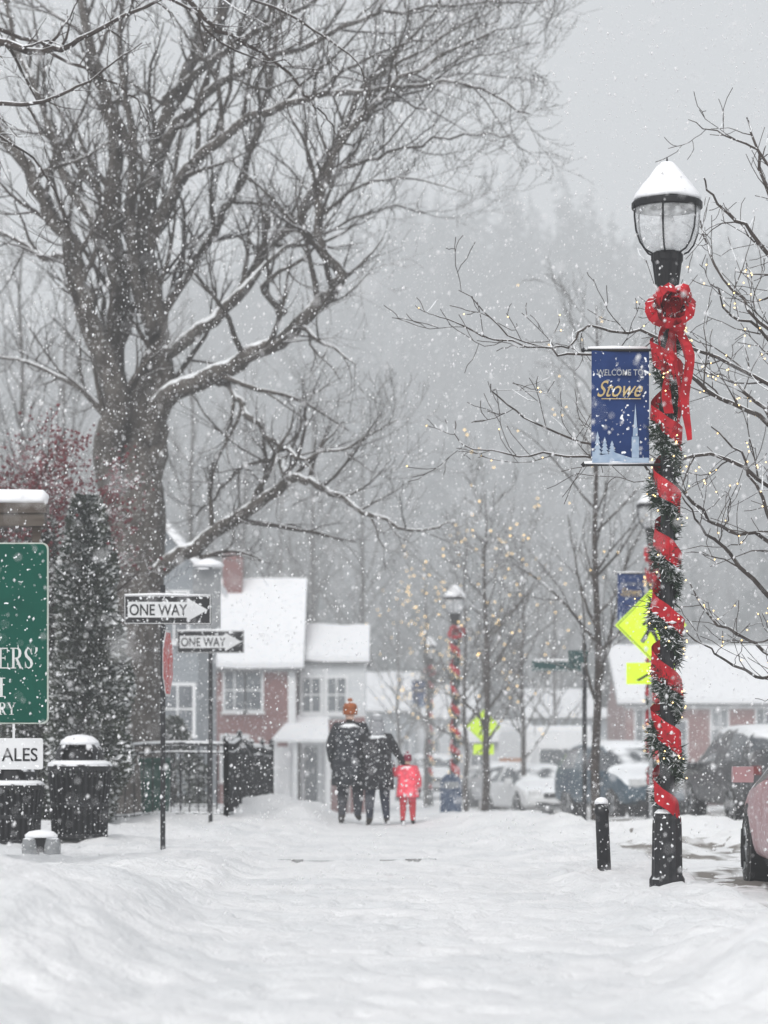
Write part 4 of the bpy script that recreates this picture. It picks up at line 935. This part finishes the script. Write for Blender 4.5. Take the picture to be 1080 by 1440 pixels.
    mb.prism([(-.014,1.585),(.014,1.585),(0,1.63)],hy+.085,hy+.112,0)
    for sx in (-.032,.032): mb.octa((sx,hy+.086,1.632),.011,1)
    mb.box(-.024,.024,hy+.084,hy+.09,1.557,1.564,2)
    for sx in (-.085,.085): mb.octa((sx,hy,1.62),.022,0)
    mb.obj('face',[SK,BLACKC,mat('lips',(.4,.15,.14))],E)
    GL=mat(name+str(int(x*100))+'_glove',handcol or (.03,.03,.03),rough=.9)
    for sd,sx in (('L',-1),('R',1)):
        el,wr=Vector(arms[sd][0]),Vector(arms[sd][1]); d_=(wr-el).normalized(); sv=Vector((0,1,0))-d_*d_.y; sv.normalize(); nv=d_.cross(sv)
        V=[wr-d_*.01,wr+d_*.05,wr+d_*.08]; Ee=[(0,1),(1,2)]; RR=[.03,.034,.03]
        for k,(o_,ln) in enumerate(((-.027,.075),(-.009,.085),(.009,.08),(.027,.062))):
            a=len(V); V+= [wr+d_*.1+sv*o_,wr+d_*(.1+ln*.5)+sv*o_*1.1+nv*.012*-sx,wr+d_*(.1+ln*.85)+sv*o_*1.1+nv*.035*-sx]; Ee+=[(2,a),(a,a+1),(a+1,a+2)]; RR+=[.0105,.0095,.008]
        a=len(V); V+=[wr+d_*.045+sv*.04,wr+d_*.085+sv*.062,wr+d_*.11+sv*.066]; Ee+=[(1,a),(a,a+1),(a+1,a+2)]; RR+=[.013,.011,.009]
        me=bpy.data.meshes.new('hand_'+sd); me.from_pydata(V,Ee,[]); me.materials.append(GL); o=bpy.data.objects.new('hand_'+sd,me); scene.collection.objects.link(o); o.parent=E
        sk=o.modifiers.new('skin','SKIN'); sk.use_smooth_shade=True
        for i,r_ in enumerate(RR):
            v=me.skin_vertices[0].data[i]; v.radius=(r_,r_); v.use_root=(i==1)
        su=o.modifiers.new('sub','SUBSURF'); su.levels=1; su.render_levels=1
    return E
dp=38.5
person('adult_pedestrian',wx(492,dp),dp,1.76,R(-4),(.018,.02,.025),(.025,.027,.036),.62,
  {'L':((-.11,.10,.49),(-.12,.02,.09)),'R':((.12,.02,.47),(.13,-.22,.14))},{'L':((-.29,-.04,1.15),(-.27,.07,.90)),'R':((.27,-.03,1.15),(.24,.1,.92))},((.38,.11,.03),'pom'),puff=1.16,coatlen=.58,lean=.03)
person('adult_pedestrian',wx(531,dp-.2),dp-.2,1.60,R(8),(.010,.010,.013),(.02,.024,.04),.62,
  {'L':((-.11,.12,.49),(-.12,.06,.09)),'R':((.12,.03,.47),(.12,-.18,.13))},{'L':((-.27,.08,1.15),(-.2,.22,1.0)),'R':((.31,.0,1.18),(.45,.03,.98))},((.33,.34,.36),'hood'),puff=1.12,coatlen=.60,lean=.07)
person('child_pedestrian',wx(573,dp-.15),dp-.15,1.03,R(-6),(.62,.07,.10),(.45,.04,.05),.6,
  {'L':((-.11,.04,.49),(-.12,-.04,.09)),'R':((.12,.06,.48),(.13,.05,.09))},{'L':((-.32,.03,1.22),(-.34,.08,1.46)),'R':((.29,-.02,1.15),(.30,.05,.92))},((.24,.03,.06),'pom'),puff=1.22,coatlen=.72,lean=.02,handcol=(.1,.02,.03))

# ---------------------------------------------------------------- falling snow (real flakes in the air)
rs=np.random.RandomState(8)
def sample(n,y0,y1):
    ym=rs.uniform(0,1,n*6); Y=y0+(y1-y0)*ym; a=(.25*Y+1.2)*(.34*Y+1.5); keep=rs.uniform(0,1,n*6)<a/a.max(); Y=Y[keep][:n]
    X_=rs.uniform(-1,1,len(Y))*(.20*Y+1.2)+.0; Zz=-.2+rs.uniform(0,1,len(Y))*(.32*Y+1.4); return np.stack([X_,Y,Zz],1)
C=np.concatenate([sample(85000,3,45),sample(5000,5,20),sample(160,2.2,6),sample(42000,45,95)])
n=len(C); r=.0026+.0034*rs.gamma(1.6,.6,n); r=np.clip(r,.0022,.0115); r[C[:,1]>45]*=1.3; r[C[:,1]<11]*=.75
base=np.array([(1,0,0),(-1,0,0),(0,1,0),(0,-1,0),(0,0,1),(0,0,-1)],float); fc=np.array([(0,2,4),(2,1,4),(1,3,4),(3,0,4),(2,0,5),(1,2,5),(3,1,5),(0,3,5)])
st=np.stack([rs.uniform(.7,1.1,n),rs.uniform(.7,1.1,n),rs.uniform(.9,1.6,n)],1)
V=(C[:,None,:]+base[None]*r[:,None,None]*st[:,None,:]); V[:,4,0]+=r*rs.uniform(-.6,.6,n); V[:,5,0]-=r*.3
V=V.reshape(-1,3); Fc=(fc[None]+(np.arange(n)*6)[:,None,None]).reshape(-1,3)
me=bpy.data.meshes.new('falling_snow'); me.vertices.add(len(V)); me.vertices.foreach_set('co',V.ravel()); me.loops.add(len(Fc)*3); me.loops.foreach_set('vertex_index',Fc.ravel().astype(np.int32))
me.polygons.add(len(Fc)); me.polygons.foreach_set('loop_start',np.arange(0,len(Fc)*3,3,dtype=np.int32)); me.polygons.foreach_set('loop_total',np.full(len(Fc),3,dtype=np.int32))
me.polygons.foreach_set('use_smooth',np.ones(len(Fc),dtype=bool)); me.update(calc_edges=True)
fm=bpy.data.materials.new('snowflake'); fm.use_nodes=True; N=fm.node_tree.nodes; L=fm.node_tree.links; N.remove(N['Principled BSDF'])
df=N.new('ShaderNodeBsdfDiffuse'); df.inputs[0].default_value=(.93,.93,.94,1)
tl=N.new('ShaderNodeBsdfTranslucent'); tl.inputs[0].default_value=(.93,.93,.94,1); mx=N.new('ShaderNodeMixShader'); mx.inputs[0].default_value=.45; L.new(df.outputs[0],mx.inputs[1]); L.new(tl.outputs[0],mx.inputs[2]); L.new(mx.outputs[0],N['Material Output'].inputs[0])
me.materials.append(fm); o=bpy.data.objects.new('falling_snow',me); scene.collection.objects.link(o)

# ---------------------------------------------------------------- camera
cam=bpy.data.cameras.new('camera'); co=bpy.data.objects.new('camera',cam); scene.collection.objects.link(co)
co.location=(0,0,CAMZ); co.rotation_euler=(math.pi/2,0,0)
cam.sensor_fit='VERTICAL'; cam.sensor_height=36; cam.sensor_width=27; cam.lens=F/1440*36; cam.shift_y=340/1440; cam.clip_end=5000; cam.clip_start=.1
cam.dof.use_dof=True; cam.dof.focus_distance=20.5; cam.dof.aperture_fstop=2.2
scene.camera=co
scene.view_settings.view_transform='Standard'; scene.view_settings.look='None'; scene.view_settings.exposure=0
print('verts',sum(len(m.vertices) for m in bpy.data.meshes))
